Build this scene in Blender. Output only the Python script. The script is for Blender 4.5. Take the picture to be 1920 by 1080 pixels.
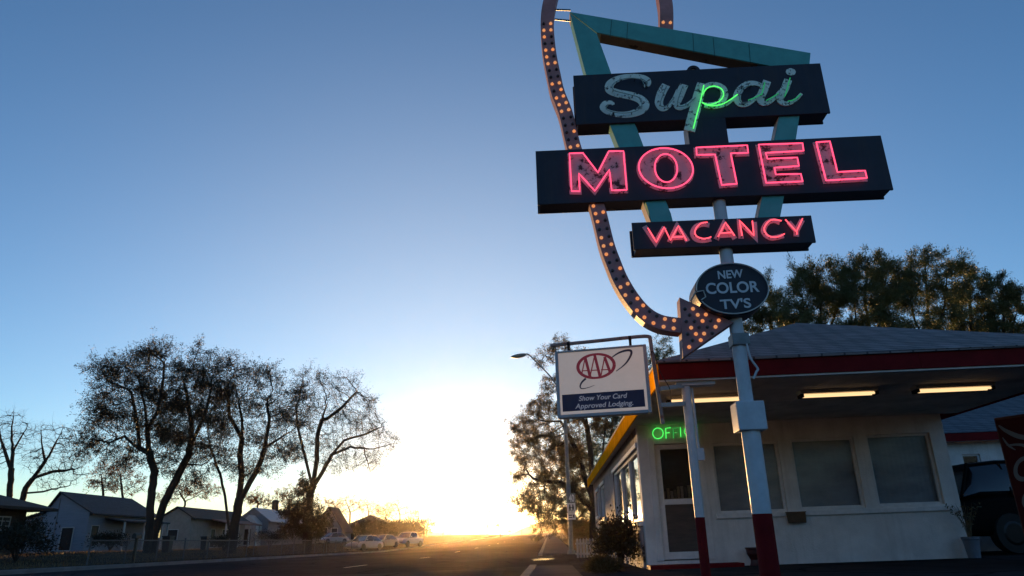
import bpy, bmesh, math, random
import numpy as np
from mathutils import Vector, Matrix

for o in list(bpy.data.objects): bpy.data.objects.remove(o, do_unlink=True)
scene = bpy.context.scene
col = scene.collection
R_ = math.radians

# ------------------------------------------------------------------ camera, sky, sun, exposure
FPX = 1306.7                      # focal length in pixels of the 1920 px wide photograph
TH, PH = R_(20.09), R_(1.3)       # tilt up, roll
CAM = np.array([0.0, 0.0, 0.6])
FW = np.array([0, math.cos(TH), math.sin(TH)])
_R0 = np.array([1.0, 0, 0]); _U0 = np.array([0, -math.sin(TH), math.cos(TH)])
UPV = _U0*math.cos(PH) + _R0*math.sin(PH)
RTV = _R0*math.cos(PH) - _U0*math.sin(PH)
cam = bpy.data.cameras.new('camera'); cam.lens = FPX*36/1920; cam.sensor_width = 36
cam.clip_start = .05; cam.clip_end = 5000
camo = bpy.data.objects.new('camera', cam); col.objects.link(camo)
_m = Matrix.Identity(4)
for i in range(3):
    _m[i][0], _m[i][1], _m[i][2], _m[i][3] = RTV[i], UPV[i], -FW[i], CAM[i]
camo.matrix_world = _m
scene.camera = camo

SUN_AZ, SUN_EL = R_(-3.75), R_(1.7)
SUN_DIR = np.array([math.sin(SUN_AZ)*math.cos(SUN_EL), math.cos(SUN_AZ)*math.cos(SUN_EL), math.sin(SUN_EL)])
SKY_STRENGTH, SUN_STRENGTH, EXPOSURE = .15, 5.0, 1.5
HAZE = .00005
world = bpy.data.worlds.new('World'); scene.world = world; world.use_nodes = True
def build_world():
    nt = world.node_tree; nt.nodes.clear()
    N, L = nt.nodes.new, nt.links.new
    out = N('ShaderNodeOutputWorld'); bg = N('ShaderNodeBackground'); L(bg.outputs[0], out.inputs[0])
    sky = N('ShaderNodeTexSky'); sky.sky_type = 'NISHITA'; sky.sun_disc = False
    sky.sun_elevation = SUN_EL; sky.sun_rotation = SUN_AZ
    sky.altitude = 1600; sky.air_density = 1.0; sky.dust_density = .12; sky.ozone_density = 2.9
    bg.inputs[1].default_value = SKY_STRENGTH
    # glow of the low sun in the air round its direction
    geo = N('ShaderNodeTexCoord'); nrm = N('ShaderNodeVectorMath'); nrm.operation = 'NORMALIZE'
    L(geo.outputs['Generated'], nrm.inputs[0])
    dot = N('ShaderNodeVectorMath'); dot.operation = 'DOT_PRODUCT'; dot.inputs[1].default_value = SUN_DIR
    L(nrm.outputs[0], dot.inputs[0])
    ac = N('ShaderNodeMath'); ac.operation = 'ARCCOSINE'; L(dot.outputs['Value'], ac.inputs[0])
    acc = sky.outputs[0]
    for sigma, amp, c in ((R_(.4), 120, (1, .85, .55)), (R_(2.0), 4, (1, .64, .18)), (R_(5), .25, (1, .62, .2)), (-R_(26), 1.15, (1, .82, .40))):
        d = N('ShaderNodeMath'); d.operation = 'DIVIDE'; d.inputs[1].default_value = -abs(sigma); L(ac.outputs[0], d.inputs[0])
        if sigma < 0:                       # the wide veil falls off as a bell, the inner ones as a spike
            q = N('ShaderNodeMath'); q.operation = 'MULTIPLY'; L(d.outputs[0], q.inputs[0]); L(d.outputs[0], q.inputs[1]); d = N('ShaderNodeMath'); d.operation = 'MULTIPLY'; d.inputs[1].default_value = -1; L(q.outputs[0], d.inputs[0])
        e = N('ShaderNodeMath'); e.operation = 'EXPONENT'; L(d.outputs[0], e.inputs[0])
        s = N('ShaderNodeVectorMath'); s.operation = 'SCALE'; s.inputs[0].default_value = [k*amp for k in c]; L(e.outputs[0], s.inputs[3])
        a = N('ShaderNodeVectorMath'); a.operation = 'ADD'; L(acc, a.inputs[0]); L(s.outputs[0], a.inputs[1]); acc = a.outputs[0]
    L(acc, bg.inputs[0])
build_world()
sl = bpy.data.lights.new('sun', 'SUN'); sl.energy = SUN_STRENGTH; sl.angle = R_(.5); sl.color = (1, .55, .20)
so = bpy.data.objects.new('sun', sl); col.objects.link(so)
so.rotation_euler = Vector(SUN_DIR).to_track_quat('Z', 'Y').to_euler(); so.location = (0, 0, 40)
vs = scene.view_settings
vs.view_transform = 'Standard'; vs.look = 'None'; vs.exposure = EXPOSURE; vs.gamma = 1; vs.use_curve_mapping = False
scene.cycles.use_denoising = True
scene.cycles.max_bounces = 6; scene.cycles.diffuse_bounces = 3; scene.cycles.glossy_bounces = 3
scene.cycles.transparent_max_bounces = 12
scene.cycles.sample_clamp_indirect = 4

# ------------------------------------------------------------------ frames: photograph pixel -> point on a real plane
def ray(x, y): return FW*FPX + RTV*(x-960) - UPV*(y-540)
def atY(x, y, Y): d = ray(x, y); return CAM + d*(Y/d[1])
class Frame:
    """u right, v away from the camera, w up"""
    def __init__(s, o, yaw, shear=0.0):
        s.o = np.array(o, float); a = R_(yaw)
        s.M = np.array([[math.cos(a), -math.sin(a), shear], [math.sin(a), math.cos(a), 0], [0, 0, 1.0]]).T
        s.I = np.linalg.inv(s.M); s.yaw = a
    def __call__(s, u, v, w): return s.o + s.M @ np.array([u, v, w], float)
    def pts(s, a): return s.o + np.asarray(a, float) @ s.M.T
    def on(s, x, y, axis, val):
        d = s.I @ ray(x, y); c = s.I @ (CAM - s.o); return c + d*((val-c[axis])/d[axis])
    def uw(s, x, y, v): q = s.on(x, y, 1, v); return q[0], q[2]
YAW = 2.5
ST = Frame((0, 0, 0), YAW)                       # the street: u across, v along
BF = Frame(atY(1215, 1066, 14), YAW, .012)       # the office: origin at its front left corner
SG = Frame((2.80, 8.4, 0), YAW)                  # the big sign: origin on its pole

# ------------------------------------------------------------------ materials
MATS = {}
def nodes_of(m): return m.node_tree.nodes, m.node_tree.links
def mat(name, c, rough=.7, var=.25, scale=6.0, bump=0.0, metal=0.0, spec=.4, c2=None, detail=6, stretch=None, bscale=None):
    if name in MATS: return MATS[name]
    m = bpy.data.materials.new(name); m.use_nodes = True
    n, l = nodes_of(m); b = n['Principled BSDF']
    b.inputs['Roughness'].default_value = rough; b.inputs['Metallic'].default_value = metal
    b.inputs['Specular IOR Level'].default_value = spec
    tc = n.new('ShaderNodeTexCoord'); mp = n.new('ShaderNodeMapping'); l.new(tc.outputs['Object'], mp.inputs[0])
    if stretch: mp.inputs['Scale'].default_value = stretch
    no = n.new('ShaderNodeTexNoise'); no.inputs['Scale'].default_value = scale; no.inputs['Detail'].default_value = detail
    no.inputs['Roughness'].default_value = .65
    l.new(mp.outputs[0], no.inputs['Vector'])
    r = n.new('ShaderNodeValToRGB'); l.new(no.outputs['Fac'], r.inputs[0])
    r.color_ramp.elements[0].position = .3; r.color_ramp.elements[1].position = .72
    d = c2 if c2 else tuple(k*(1-var) for k in c)
    r.color_ramp.elements[0].color = (*d, 1); r.color_ramp.elements[1].color = (*[min(1, k*(1+var*.3)) for k in c], 1)
    l.new(r.outputs[0], b.inputs['Base Color'])
    if bump:
        n2 = n.new('ShaderNodeTexNoise'); n2.inputs['Scale'].default_value = bscale or scale*6; n2.inputs['Detail'].default_value = 8
        l.new(mp.outputs[0], n2.inputs['Vector'])
        bp = n.new('ShaderNodeBump'); bp.inputs['Strength'].default_value = bump; bp.inputs['Distance'].default_value = .02
        l.new(n2.outputs['Fac'], bp.inputs['Height']); l.new(bp.outputs[0], b.inputs['Normal'])
    MATS[name] = m; return m
def worn(name, c, under, amount=.45, scale=14, rough=.6):
    """paint of colour c flaked off in places to the metal beneath"""
    if name in MATS: return MATS[name]
    m = mat(name, c, rough, .2, 5)
    n, l = nodes_of(m); b = n['Principled BSDF']
    base = b.inputs['Base Color'].links[0].from_socket
    tc = n.new('ShaderNodeTexCoord'); no = n.new('ShaderNodeTexNoise'); no.inputs['Scale'].default_value = scale; no.inputs['Detail'].default_value = 9; no.inputs['Roughness'].default_value = .7
    l.new(tc.outputs['Object'], no.inputs['Vector'])
    r = n.new('ShaderNodeValToRGB'); l.new(no.outputs['Fac'], r.inputs[0])
    r.color_ramp.elements[0].position = 1-amount-.03; r.color_ramp.elements[1].position = 1-amount+.03
    mx = n.new('ShaderNodeMix'); mx.data_type = 'RGBA'; l.new(r.outputs[0], mx.inputs[0]); l.new(base, mx.inputs[6]); mx.inputs[7].default_value = (*under, 1)
    l.new(mx.outputs[2], b.inputs['Base Color']); return m
def emit(name, c, strength):
    if name in MATS: return MATS[name]
    m = bpy.data.materials.new(name); m.use_nodes = True; n, l = nodes_of(m); b = n['Principled BSDF']
    b.inputs['Base Color'].default_value = (*[k*.5 for k in c], 1); b.inputs['Roughness'].default_value = .3
    b.inputs['Emission Color'].default_value = (*c, 1); b.inputs['Emission Strength'].default_value = strength
    MATS[name] = m; return m
def glass(name, tint=(.75, .8, .8), rough=.03, dark=.6, ior=1.55):
    if name in MATS: return MATS[name]
    m = bpy.data.materials.new(name); m.use_nodes = True; n, l = nodes_of(m)
    for k in list(n):
        if k.type == 'BSDF_PRINCIPLED': n.remove(k)
    out = [k for k in n if k.type == 'OUTPUT_MATERIAL'][0]
    t = n.new('ShaderNodeBsdfTransparent'); t.inputs[0].default_value = (*[k*dark for k in tint], 1)
    g = n.new('ShaderNodeBsdfGlossy'); g.inputs['Roughness'].default_value = rough; g.inputs[0].default_value = (.95, .95, .95, 1)
    f = n.new('ShaderNodeFresnel'); f.inputs[0].default_value = ior
    tc = n.new('ShaderNodeTexCoord'); no = n.new('ShaderNodeTexNoise'); no.inputs['Scale'].default_value = 1.1; l.new(tc.outputs['Object'], no.inputs['Vector'])
    bp = n.new('ShaderNodeBump'); bp.inputs['Strength'].default_value = .06; bp.inputs['Distance'].default_value = .03
    l.new(no.outputs['Fac'], bp.inputs['Height']); l.new(bp.outputs[0], g.inputs['Normal'])
    mx = n.new('ShaderNodeMixShader'); l.new(f.outputs[0], mx.inputs[0]); l.new(t.outputs[0], mx.inputs[1]); l.new(g.outputs[0], mx.inputs[2])
    l.new(mx.outputs[0], out.inputs[0]); MATS[name] = m; return m

def cracked(m, scale=.55, dark=.45):
    """hairline cracks and tarred patches in a pavement"""
    n, l = nodes_of(m); b = n['Principled BSDF']; base = b.inputs['Base Color'].links[0].from_socket
    tc = n.new('ShaderNodeTexCoord'); no = n.new('ShaderNodeTexNoise'); no.inputs['Scale'].default_value = 1.3; no.inputs['Detail'].default_value = 5; l.new(tc.outputs['Object'], no.inputs['Vector'])
    ad = n.new('ShaderNodeMix'); ad.data_type = 'VECTOR'; ad.inputs[0].default_value = .25; l.new(tc.outputs['Object'], ad.inputs[4]); l.new(no.outputs['Color'], ad.inputs[5])
    vo = n.new('ShaderNodeTexVoronoi'); vo.feature = 'DISTANCE_TO_EDGE'; vo.inputs['Scale'].default_value = scale; l.new(ad.outputs[1], vo.inputs['Vector'])
    r = n.new('ShaderNodeValToRGB'); l.new(vo.outputs['Distance'], r.inputs[0]); r.color_ramp.elements[0].color = (dark, dark, dark, 1); r.color_ramp.elements[1].position = .025
    v2 = n.new('ShaderNodeTexVoronoi'); v2.inputs['Scale'].default_value = .16; l.new(tc.outputs['Object'], v2.inputs['Vector'])
    r2 = n.new('ShaderNodeMapRange'); r2.inputs[3].default_value = .7; r2.inputs[4].default_value = 1.2; sp = n.new('ShaderNodeSeparateColor'); l.new(v2.outputs['Color'], sp.inputs[0]); l.new(sp.outputs[0], r2.inputs[0])
    m1 = n.new('ShaderNodeMix'); m1.data_type = 'RGBA'; m1.blend_type = 'MULTIPLY'; m1.inputs[0].default_value = 1; l.new(base, m1.inputs[6]); l.new(r.outputs[0], m1.inputs[7])
    m2 = n.new('ShaderNodeVectorMath'); m2.operation = 'SCALE'; l.new(m1.outputs[2], m2.inputs[0]); l.new(r2.outputs[0], m2.inputs[3]); l.new(m2.outputs[0], b.inputs['Base Color'])
def streaked(m, amount=.45, scale=3.0, c=(.05, .035, .025)):
    """dirt and rust run-off down a wall or sign"""
    n, l = nodes_of(m); b = n['Principled BSDF']; base = b.inputs['Base Color'].links[0].from_socket
    tc = n.new('ShaderNodeTexCoord'); mp = n.new('ShaderNodeMapping'); mp.inputs['Scale'].default_value = (scale*3, scale*3, scale*.22); l.new(tc.outputs['Object'], mp.inputs[0])
    no = n.new('ShaderNodeTexNoise'); no.inputs['Scale'].default_value = 1; no.inputs['Detail'].default_value = 8; no.inputs['Roughness'].default_value = .7; l.new(mp.outputs[0], no.inputs['Vector'])
    r = n.new('ShaderNodeValToRGB'); l.new(no.outputs['Fac'], r.inputs[0]); r.color_ramp.elements[0].position = .5; r.color_ramp.elements[1].position = .78
    r.color_ramp.elements[1].color = (amount, amount, amount, 1)
    mx = n.new('ShaderNodeMix'); mx.data_type = 'RGBA'; l.new(r.outputs[0], mx.inputs[0]); l.new(base, mx.inputs[6]); mx.inputs[7].default_value = (*c, 1); l.new(mx.outputs[2], b.inputs['Base Color'])
# ------------------------------------------------------------------ mesh helpers
class MB:
    def __init__(s): s.v = []; s.f = []
    def add(s, vs, fs):
        k = len(s.v); s.v += [tuple(map(float, p)) for p in vs]; s.f += [tuple(i+k for i in f) for f in fs]; return s
    def box(s, fr, u0, u1, v0, v1, w0, w1):
        c = [fr(u, v, w) for w in (w0, w1) for v in (v0, v1) for u in (u0, u1)]
        return s.add(c, [(0, 2, 3, 1), (4, 5, 7, 6), (0, 1, 5, 4), (2, 6, 7, 3), (0, 4, 6, 2), (1, 3, 7, 5)])
    def prism(s, fr, poly, v0, v1):
        n = len(poly)
        c = [fr(u, v0, w) for u, w in poly] + [fr(u, v1, w) for u, w in poly]
        return s.add(c, [tuple(range(n)), tuple(reversed(range(n, 2*n)))] + [(i, i+n, (i+1) % n+n, (i+1) % n) for i in range(n)])
    def cyl(s, p0, p1, r0, r1=None, n=12, cap=True):
        r1 = r0 if r1 is None else r1
        p0, p1 = np.array(p0, float), np.array(p1, float); d = (p1-p0)/np.linalg.norm(p1-p0)
        a = np.cross(d, [0, 0, 1] if abs(d[2]) < .9 else [1, 0, 0]); a /= np.linalg.norm(a); b = np.cross(d, a)
        t = [2*math.pi*i/n for i in range(n)]
        c = [p0+(a*math.cos(q)+b*math.sin(q))*r0 for q in t] + [p1+(a*math.cos(q)+b*math.sin(q))*r1 for q in t]
        fs = [(i, (i+1) % n, (i+1) % n+n, i+n) for i in range(n)]
        if cap: fs += [tuple(reversed(range(n))), tuple(range(n, 2*n))]
        return s.add(c, fs)
    def tube(s, pts, r, n=8, closed=False):
        pts = [np.array(p, float) for p in pts]; N = len(pts); rings = []; ref = None
        for i, p in enumerate(pts):
            d = (pts[(i+1) % N] - pts[i-1]) if closed else pts[min(i+1, N-1)] - pts[max(i-1, 0)]
            d = d/(np.linalg.norm(d)+1e-9)
            if ref is None: ref = np.cross(d, [0, 1, 0] if abs(d[1]) < .9 else [1, 0, 0])
            ref = ref - d*(ref@d); ref /= np.linalg.norm(ref)+1e-9; b = np.cross(d, ref)
            rr = r[i] if hasattr(r, '__len__') else r
            rings += [p+(ref*math.cos(2*math.pi*k/n)+b*math.sin(2*math.pi*k/n))*rr for k in range(n)]
        fs = []
        for i in range(N if closed else N-1):
            j = (i+1) % N
            fs += [(i*n+k, i*n+(k+1) % n, j*n+(k+1) % n, j*n+k) for k in range(n)]
        if not closed: fs += [tuple(reversed(range(n))), tuple(range((N-1)*n, N*n))]
        return s.add(rings, fs)
    def ball(s, c, r, n=8, m=5, sz=1.0):
        c = np.array(c, float); vs = []; fs = []
        for j in range(1, m):
            p = math.pi*j/m
            vs += [c+np.array([math.sin(p)*math.cos(2*math.pi*i/n)*r, math.sin(p)*math.sin(2*math.pi*i/n)*r, math.cos(p)*r*sz]) for i in range(n)]
        for j in range(m-2): fs += [(j*n+i, (j+1)*n+i, (j+1)*n+(i+1) % n, j*n+(i+1) % n) for i in range(n)]
        k = len(vs); vs += [c+np.array([0, 0, r*sz]), c-np.array([0, 0, r*sz])]
        fs += [(k, i, (i+1) % n) for i in range(n)] + [(k+1, (m-2)*n+(i+1) % n, (m-2)*n+i) for i in range(n)]
        return s.add(vs, fs)
    def build(s, name, m, parent=None, smooth=False, bevel=0.0):
        me = bpy.data.meshes.new(name); me.from_pydata(s.v, [], s.f); me.materials.append(m)
        bm = bmesh.new(); bm.from_mesh(me); bmesh.ops.recalc_face_normals(bm, faces=bm.faces); bm.to_mesh(me); bm.free()
        if smooth:
            me.polygons.foreach_set('use_smooth', [True]*len(me.polygons))
            try: me.set_sharp_from_angle(angle=R_(40))
            except Exception: pass
        o = bpy.data.objects.new(name, me); col.objects.link(o)
        if parent is not None:
            o.parent = parent; o.matrix_parent_inverse = parent.matrix_world.inverted()
        if bevel:
            b = o.modifiers.new('bevel', 'BEVEL'); b.width = bevel; b.segments = 2; b.limit_method = 'ANGLE'
        return o
def tag(o, label=None, cat=None, group=None, kind=None):
    if label: o['label'] = label
    if cat: o['category'] = cat
    if group: o['group'] = group
    if kind: o['kind'] = kind
    return o
def thing(name, loc, label, cat, group=None):
    o = bpy.data.objects.new(name, None); col.objects.link(o); o.location = [float(k) for k in loc]
    o.empty_display_size = .2; o.matrix_world = Matrix.Translation(o.location)
    return tag(o, label, cat, group)
def smooth_line(pts, k=6, closed=False):
    """Catmull-Rom through 2-D or 3-D points"""
    p = [np.array(q, float) for q in pts]; n = len(p); out = []
    for i in range(n if closed else n-1):
        a, b, c, d = (p[(i-1) % n], p[i], p[(i+1) % n], p[(i+2) % n]) if closed else (p[max(i-1, 0)], p[i], p[i+1], p[min(i+2, n-1)])
        for t in np.arange(k)/k:
            out.append(.5*((2*b)+(c-a)*t+(2*a-5*b+4*c-d)*t*t+(3*b-a-3*c+d)*t**3))
    if not closed: out.append(p[-1])
    return out
def ribbon(mb, fr, pts, width, v0, v1, closed=False):
    """flat solid stroke in the u,w plane between depths v0 (front) and v1, mitred; width may vary along it"""
    p = [np.array(q[:2], float) for q in pts]; n = len(p); L = []; Rr = []
    for i in range(n):
        if closed: a, b, c = p[i-1], p[i], p[(i+1) % n]
        else: a, b, c = p[max(i-1, 0)], p[i], p[min(i+1, n-1)]
        d1 = b-a; d2 = c-b
        if np.linalg.norm(d1) < 1e-9: d1 = d2
        if np.linalg.norm(d2) < 1e-9: d2 = d1
        d1 = d1/np.linalg.norm(d1); d2 = d2/np.linalg.norm(d2); t = d1+d2; t = t/(np.linalg.norm(t)+1e-9)
        nn = np.array([-t[1], t[0]]); w = (width[i] if hasattr(width, '__len__') else width)/2
        w = min(w/max(.35, abs(nn@np.array([-d1[1], d1[0]]))), w*2)
        L.append(b+nn*w); Rr.append(b-nn*w)
    vs = [fr(*((q[0], v, q[1]))) for v in (v0, v1) for q in L+Rr]
    fs = []
    for i in range(n if closed else n-1):
        j = (i+1) % n
        fs += [(i, j, n+j, n+i), (2*n+i, 3*n+i, 3*n+j, 2*n+j), (i, 2*n+i, 2*n+j, j), (n+i, n+j, 3*n+j, 3*n+i)]
    if not closed: fs += [(0, n, 3*n, 2*n), (n-1, 3*n-1, 4*n-1, 2*n-1)]
    mb.add(vs, fs)
def curve_fill(mb, fr, loops, offset, v_front, depth):
    """filled 2-D outlines (with holes), grown by offset, as a thin solid"""
    cu = bpy.data.curves.new('outline', 'CURVE'); cu.dimensions = '2D'; cu.fill_mode = 'BOTH'; cu.offset = offset; cu.extrude = depth/2
    for lp in loops:
        sp = cu.splines.new('POLY'); sp.points.add(len(lp)-1); sp.use_cyclic_u = True
        for q, (u, w) in zip(sp.points, lp): q.co = (u, w, 0, 1)
    take_curve(mb, fr, cu, lambda x, y, z: (x, v_front+depth/2-z, y))
def take_curve(mb, fr, cu, fn):
    o = bpy.data.objects.new('outline', cu); col.objects.link(o)
    dg = bpy.context.evaluated_depsgraph_get(); me = o.evaluated_get(dg).to_mesh()
    vs = [fr(*fn(*q.co)) for q in me.vertices]; fs = [tuple(pl.vertices) for pl in me.polygons]
    mb.add(vs, fs); o.evaluated_get(dg).to_mesh_clear()
    bpy.data.objects.remove(o, do_unlink=True); bpy.data.curves.remove(cu)
def text(mb, fr, s, u0, w0, u1, w1, v_front, depth=.004, shear=0.0, bold=0.0, slope=0.0):
    """words set between two corners (baseline left, cap right) of a sign's face"""
    cu = bpy.data.curves.new('words', 'FONT'); cu.body = s; cu.size = 1; cu.offset = bold; cu.extrude = .01; cu.shear = 0
    o = bpy.data.objects.new('words', cu); col.objects.link(o)
    dg = bpy.context.evaluated_depsgraph_get(); me = o.evaluated_get(dg).to_mesh()
    X = np.array([q.co[:] for q in me.vertices]); x0, x1 = X[:, 0].min(), X[:, 0].max()
    ch = .70
    k = len(mb.v)
    vs = []
    for x, y, z in X:
        uu = (x-x0)/(x1-x0); ww = y/ch
        vs.append(fr(u0+(u1-u0)*uu+shear*ww*(w1-w0), v_front+(0 if z > 0 else depth), w0+(w1-w0)*ww+slope*(u1-u0)*uu))
    mb.add(vs, [tuple(pl.vertices) for pl in me.polygons]); o.evaluated_get(dg).to_mesh_clear()
    bpy.data.objects.remove(o, do_unlink=True); bpy.data.curves.remove(cu)

# ------------------------------------------------------------------ setting: terrain, road, pavements
def sstep(a, b, x): t = min(1, max(0, (x-a)/(b-a))); return t*t*(3-2*t)
def H(s, t):
    def ramp(q, a, g): return g*(max(0, min(q, 300)-a)) + (0.004*max(0, q-300))
    r, l = ramp(t, 36, .0155), ramp(t, 75, .0155)
    k = sstep(-15, 0, s); z = l+(r-l)*k
    if s < -17.2: z += .12+.04*min(13, -17.2-s)*sstep(20, 45, t)
    if s > 1.2: z += .06*sstep(1.2, 2, s)
    return z
def ground_at(x, y):
    """point of the ground seen at a pixel"""
    d = ray(x, y); lo = None
    for q in np.linspace(4, 420, 2000):
        p = CAM+d*(q/d[1]); st = ST.I @ p
        if p[2] <= H(st[0], st[1]): return p
    return CAM+d*(300/d[1])
def sheet(name, ss, ts, fn, m, **kw):
    mb = MB(); n = len(ss)
    mb.v = [tuple(ST(s, t, fn(s, t))) for t in ts for s in ss]
    mb.f = [(j*n+i, j*n+i+1, (j+1)*n+i+1, (j+1)*n+i) for j in range(len(ts)-1) for i in range(n-1)]
    o = mb.build(name, m, smooth=True); o['kind'] = kw.get('kind', 'structure'); return o
KL, KR = -17.0, -0.55           # kerb lines left and right
TT = list(np.arange(-30, 120, 3.0))+list(np.arange(120, 420, 12.0))+[500, 650, 800, 1000, 1300, 1700]
SS = [-1500, -900, -500, -300, -180, -120, -90, -70, -55, -45, -38, -32, -28, -24, -21, -19, -17.3, -17.0, -14, -11, -8, -5, -2.5, -.6, -.3, 1.25, 2, 4, 8, 14, 22, 35, 60, 100, 180, 300, 500, 900, 1500]
m_ground = mat('dry_ground', (.075, .06, .045), .95, .5, .35, .5, detail=10, bscale=14, spec=0)
def hg(s, t):
    z = H(s, t) + .25*math.sin(s*.13+t*.05)*sstep(30, 90, abs(s+8))
    return z-.08 if -17.2 < s < 1.3 else z
sheet('ground', SS, TT, hg, m_ground)
m_asph = mat('asphalt', (.062, .058, .06), .95, .35, 1.4, .6, detail=10, bscale=60, spec=0)
RS = [-17, -15, -12.75, -10.6, -8.5, -6.4, -4.25, -2.2, -.58]
cracked(m_asph)
sheet('road', RS, TT[:-3], lambda s, t: H(s, t)+.05*(1-((s+8.8)/8.3)**2), m_asph)
m_conc = mat('concrete', (.26, .235, .225), .95, .3, 1.2, .4, detail=9, bscale=30, spec=0)
def strip(name, s0, s1, t0, t1, h, m, kind='structure'):
    mb = MB(); ts = [t for t in np.arange(t0, t1, 2.4 if t1 < 200 else 6)]+[t1]
    for t in ts:
        for (s, z) in ((s0, -.1), (s0, h), (s1, h), (s1, -.1)): mb.v.append(tuple(ST(s, t, H(min(s, s1-.01), t)+z)))
    for i in range(len(ts)-1):
        for k in range(3): mb.f.append((i*4+k, i*4+k+1, i*4+k+5, i*4+k+4))
    n = len(ts)-1; mb.f += [(0, 1, 2, 3), (n*4+3, n*4+2, n*4+1, n*4)]
    o = mb.build(name, m, bevel=.012); o['kind'] = kind; return o
strip('kerb', -17.18, -17.0, -20, 300, .14, m_conc)
strip('kerb', -.55, -.38, 33.5, 260, .13, m_conc)
strip('kerb', -.55, -.38, -10, 19.5, .06, m_conc)
strip('sidewalk', -.377, 1.1, 34.2, 250, .12, mat('pavement', (.13, .115, .11), .95, .3, .9, .4, bscale=25, spec=0))
strip('sidewalk', -.377, 1.1, -10, 18.6, .055, MATS['pavement'])
sheet('driveway', [-.56, .2, 1.1, 2.2], [18.6, 22, 26, 30, 34.2], lambda s, t: .028, m_asph)
# forecourt, gently sloped with the office
mb = MB(); us = [-1.3, 0, 2, 4, 7, 12, 20, 34]; vs_ = [-26, -14, -9, -6, -3, 0, 3, 8, 16, 30]
mb.v = [tuple(BF(u, v, -.006)) for v in vs_ for u in us]; n = len(us)
mb.f = [(j*n+i, j*n+i+1, (j+1)*n+i+1, (j+1)*n+i) for j in range(len(vs_)-1) for i in range(n-1)]
mb.build('forecourt', m_asph)['kind'] = 'structure'
mp_ = mat('road_paint', (.5, .48, .44), .9, .3, 8, spec=0)
for i, t in enumerate([6, 20.8, 33, 45, 57, 69, 81, 93, 117, 141]):
    mb = MB(); s = -5.8
    mb.v = [tuple(ST(s+a, t+b, H(s+a, t+b)+.05*(1-((s+a+8.8)/8.3)**2)+.005)) for b in (0, 2.6) for a in (-.05, .05)]; mb.f = [(0, 1, 3, 2)]
    mb.build('lane_marking', mp_)['kind'] = 'structure'
# hills on the horizon
mh = mat('hillside', (.10, .08, .055), .95, .35, .02, 0, spec=0)
mb = MB(); az = np.radians(np.linspace(-55, 55, 90)); rng = np.random.default_rng(4)
def hill_px(a):
    d = math.degrees(a); h = 9+4*math.sin(d*.35)+2.5*math.sin(d*.9+1)
    h += 27*sstep(-1.6, 3, d)*(1-sstep(8, 20, d)) + 12*sstep(-20, -5, d)*(1-sstep(-2.5, -.5, d)) + 4*sstep(-30, -10, d)
    return h
rows = [(700, .0), (780, .35), (880, .75), (980, 1.0), (1100, .9), (1300, 0)]
for Y, k in rows:
    for a in az: mb.v.append((Y*math.tan(a), Y, -6+(hill_px(a)/1480*980+6.6)*k+rng.normal()*.35*k))
n = len(az); mb.f = [(j*n+i, j*n+i+1, (j+1)*n+i+1, (j+1)*n+i) for j in range(len(rows)-1) for i in range(n-1)]
mb.build('hill', mh, smooth=True)['kind'] = 'structure'

# ------------------------------------------------------------------ the motel office
def wall_holes(mb, fn, a0, a1, b0, b1, holes, th):
    """wall sheet with rectangular openings and reveals; fn(a, depth, b) -> point"""
    A = sorted({a0, a1, *[h[0] for h in holes], *[h[1] for h in holes]}); Bz = sorted({b0, b1, *[h[2] for h in holes], *[h[3] for h in holes]})
    hit = lambda a, b: any(h[0] < a < h[1] and h[2] < b < h[3] for h in holes)
    for d in (0, th):
        idx = {}
        for i, a in enumerate(A):
            for j, b in enumerate(Bz): idx[i, j] = len(mb.v); mb.v.append(tuple(fn(a, d, b)))
        for i in range(len(A)-1):
            for j in range(len(Bz)-1):
                if not hit((A[i]+A[i+1])/2, (Bz[j]+Bz[j+1])/2): mb.f.append((idx[i, j], idx[i+1, j], idx[i+1, j+1], idx[i, j+1]))
    for (p, q, r, s) in holes+[(a0, a1, b0, b1)]:
        c = [(p, r), (q, r), (q, s), (p, s)]
        for k in range(4):
            (x0, y0), (x1, y1) = c[k], c[(k+1) % 4]
            mb.add([fn(x0, 0, y0), fn(x1, 0, y1), fn(x1, th, y1), fn(x0, th, y0)], [(0, 1, 2, 3)])
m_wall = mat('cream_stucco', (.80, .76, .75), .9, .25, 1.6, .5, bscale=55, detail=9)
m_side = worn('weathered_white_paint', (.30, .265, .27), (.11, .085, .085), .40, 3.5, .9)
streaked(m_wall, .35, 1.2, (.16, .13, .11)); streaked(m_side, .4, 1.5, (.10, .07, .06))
m_trim = mat('white_trim', (.75, .72, .72), .6, .18, 9)
m_red = mat('dark_red_paint', (.16, .008, .012), .75, .3, 4, spec=.1)
m_fas = mat('ochre_fascia', (.95, .37, .006), .6, .3, 2.5, .12, bscale=20, spec=0)
m_sof = mat('soffit_paint', (.62, .56, .52), .8, .3, 1.5)
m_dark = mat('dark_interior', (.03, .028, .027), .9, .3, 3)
m_pane = glass('window_glass', tint=(.85, .85, .85), dark=1.05, rough=.14, ior=1.25)
m_blind = mat('curtain', (.42, .46, .53), .95, .3, 1.2, .3, stretch=(1.5, 1.5, 4))
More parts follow.
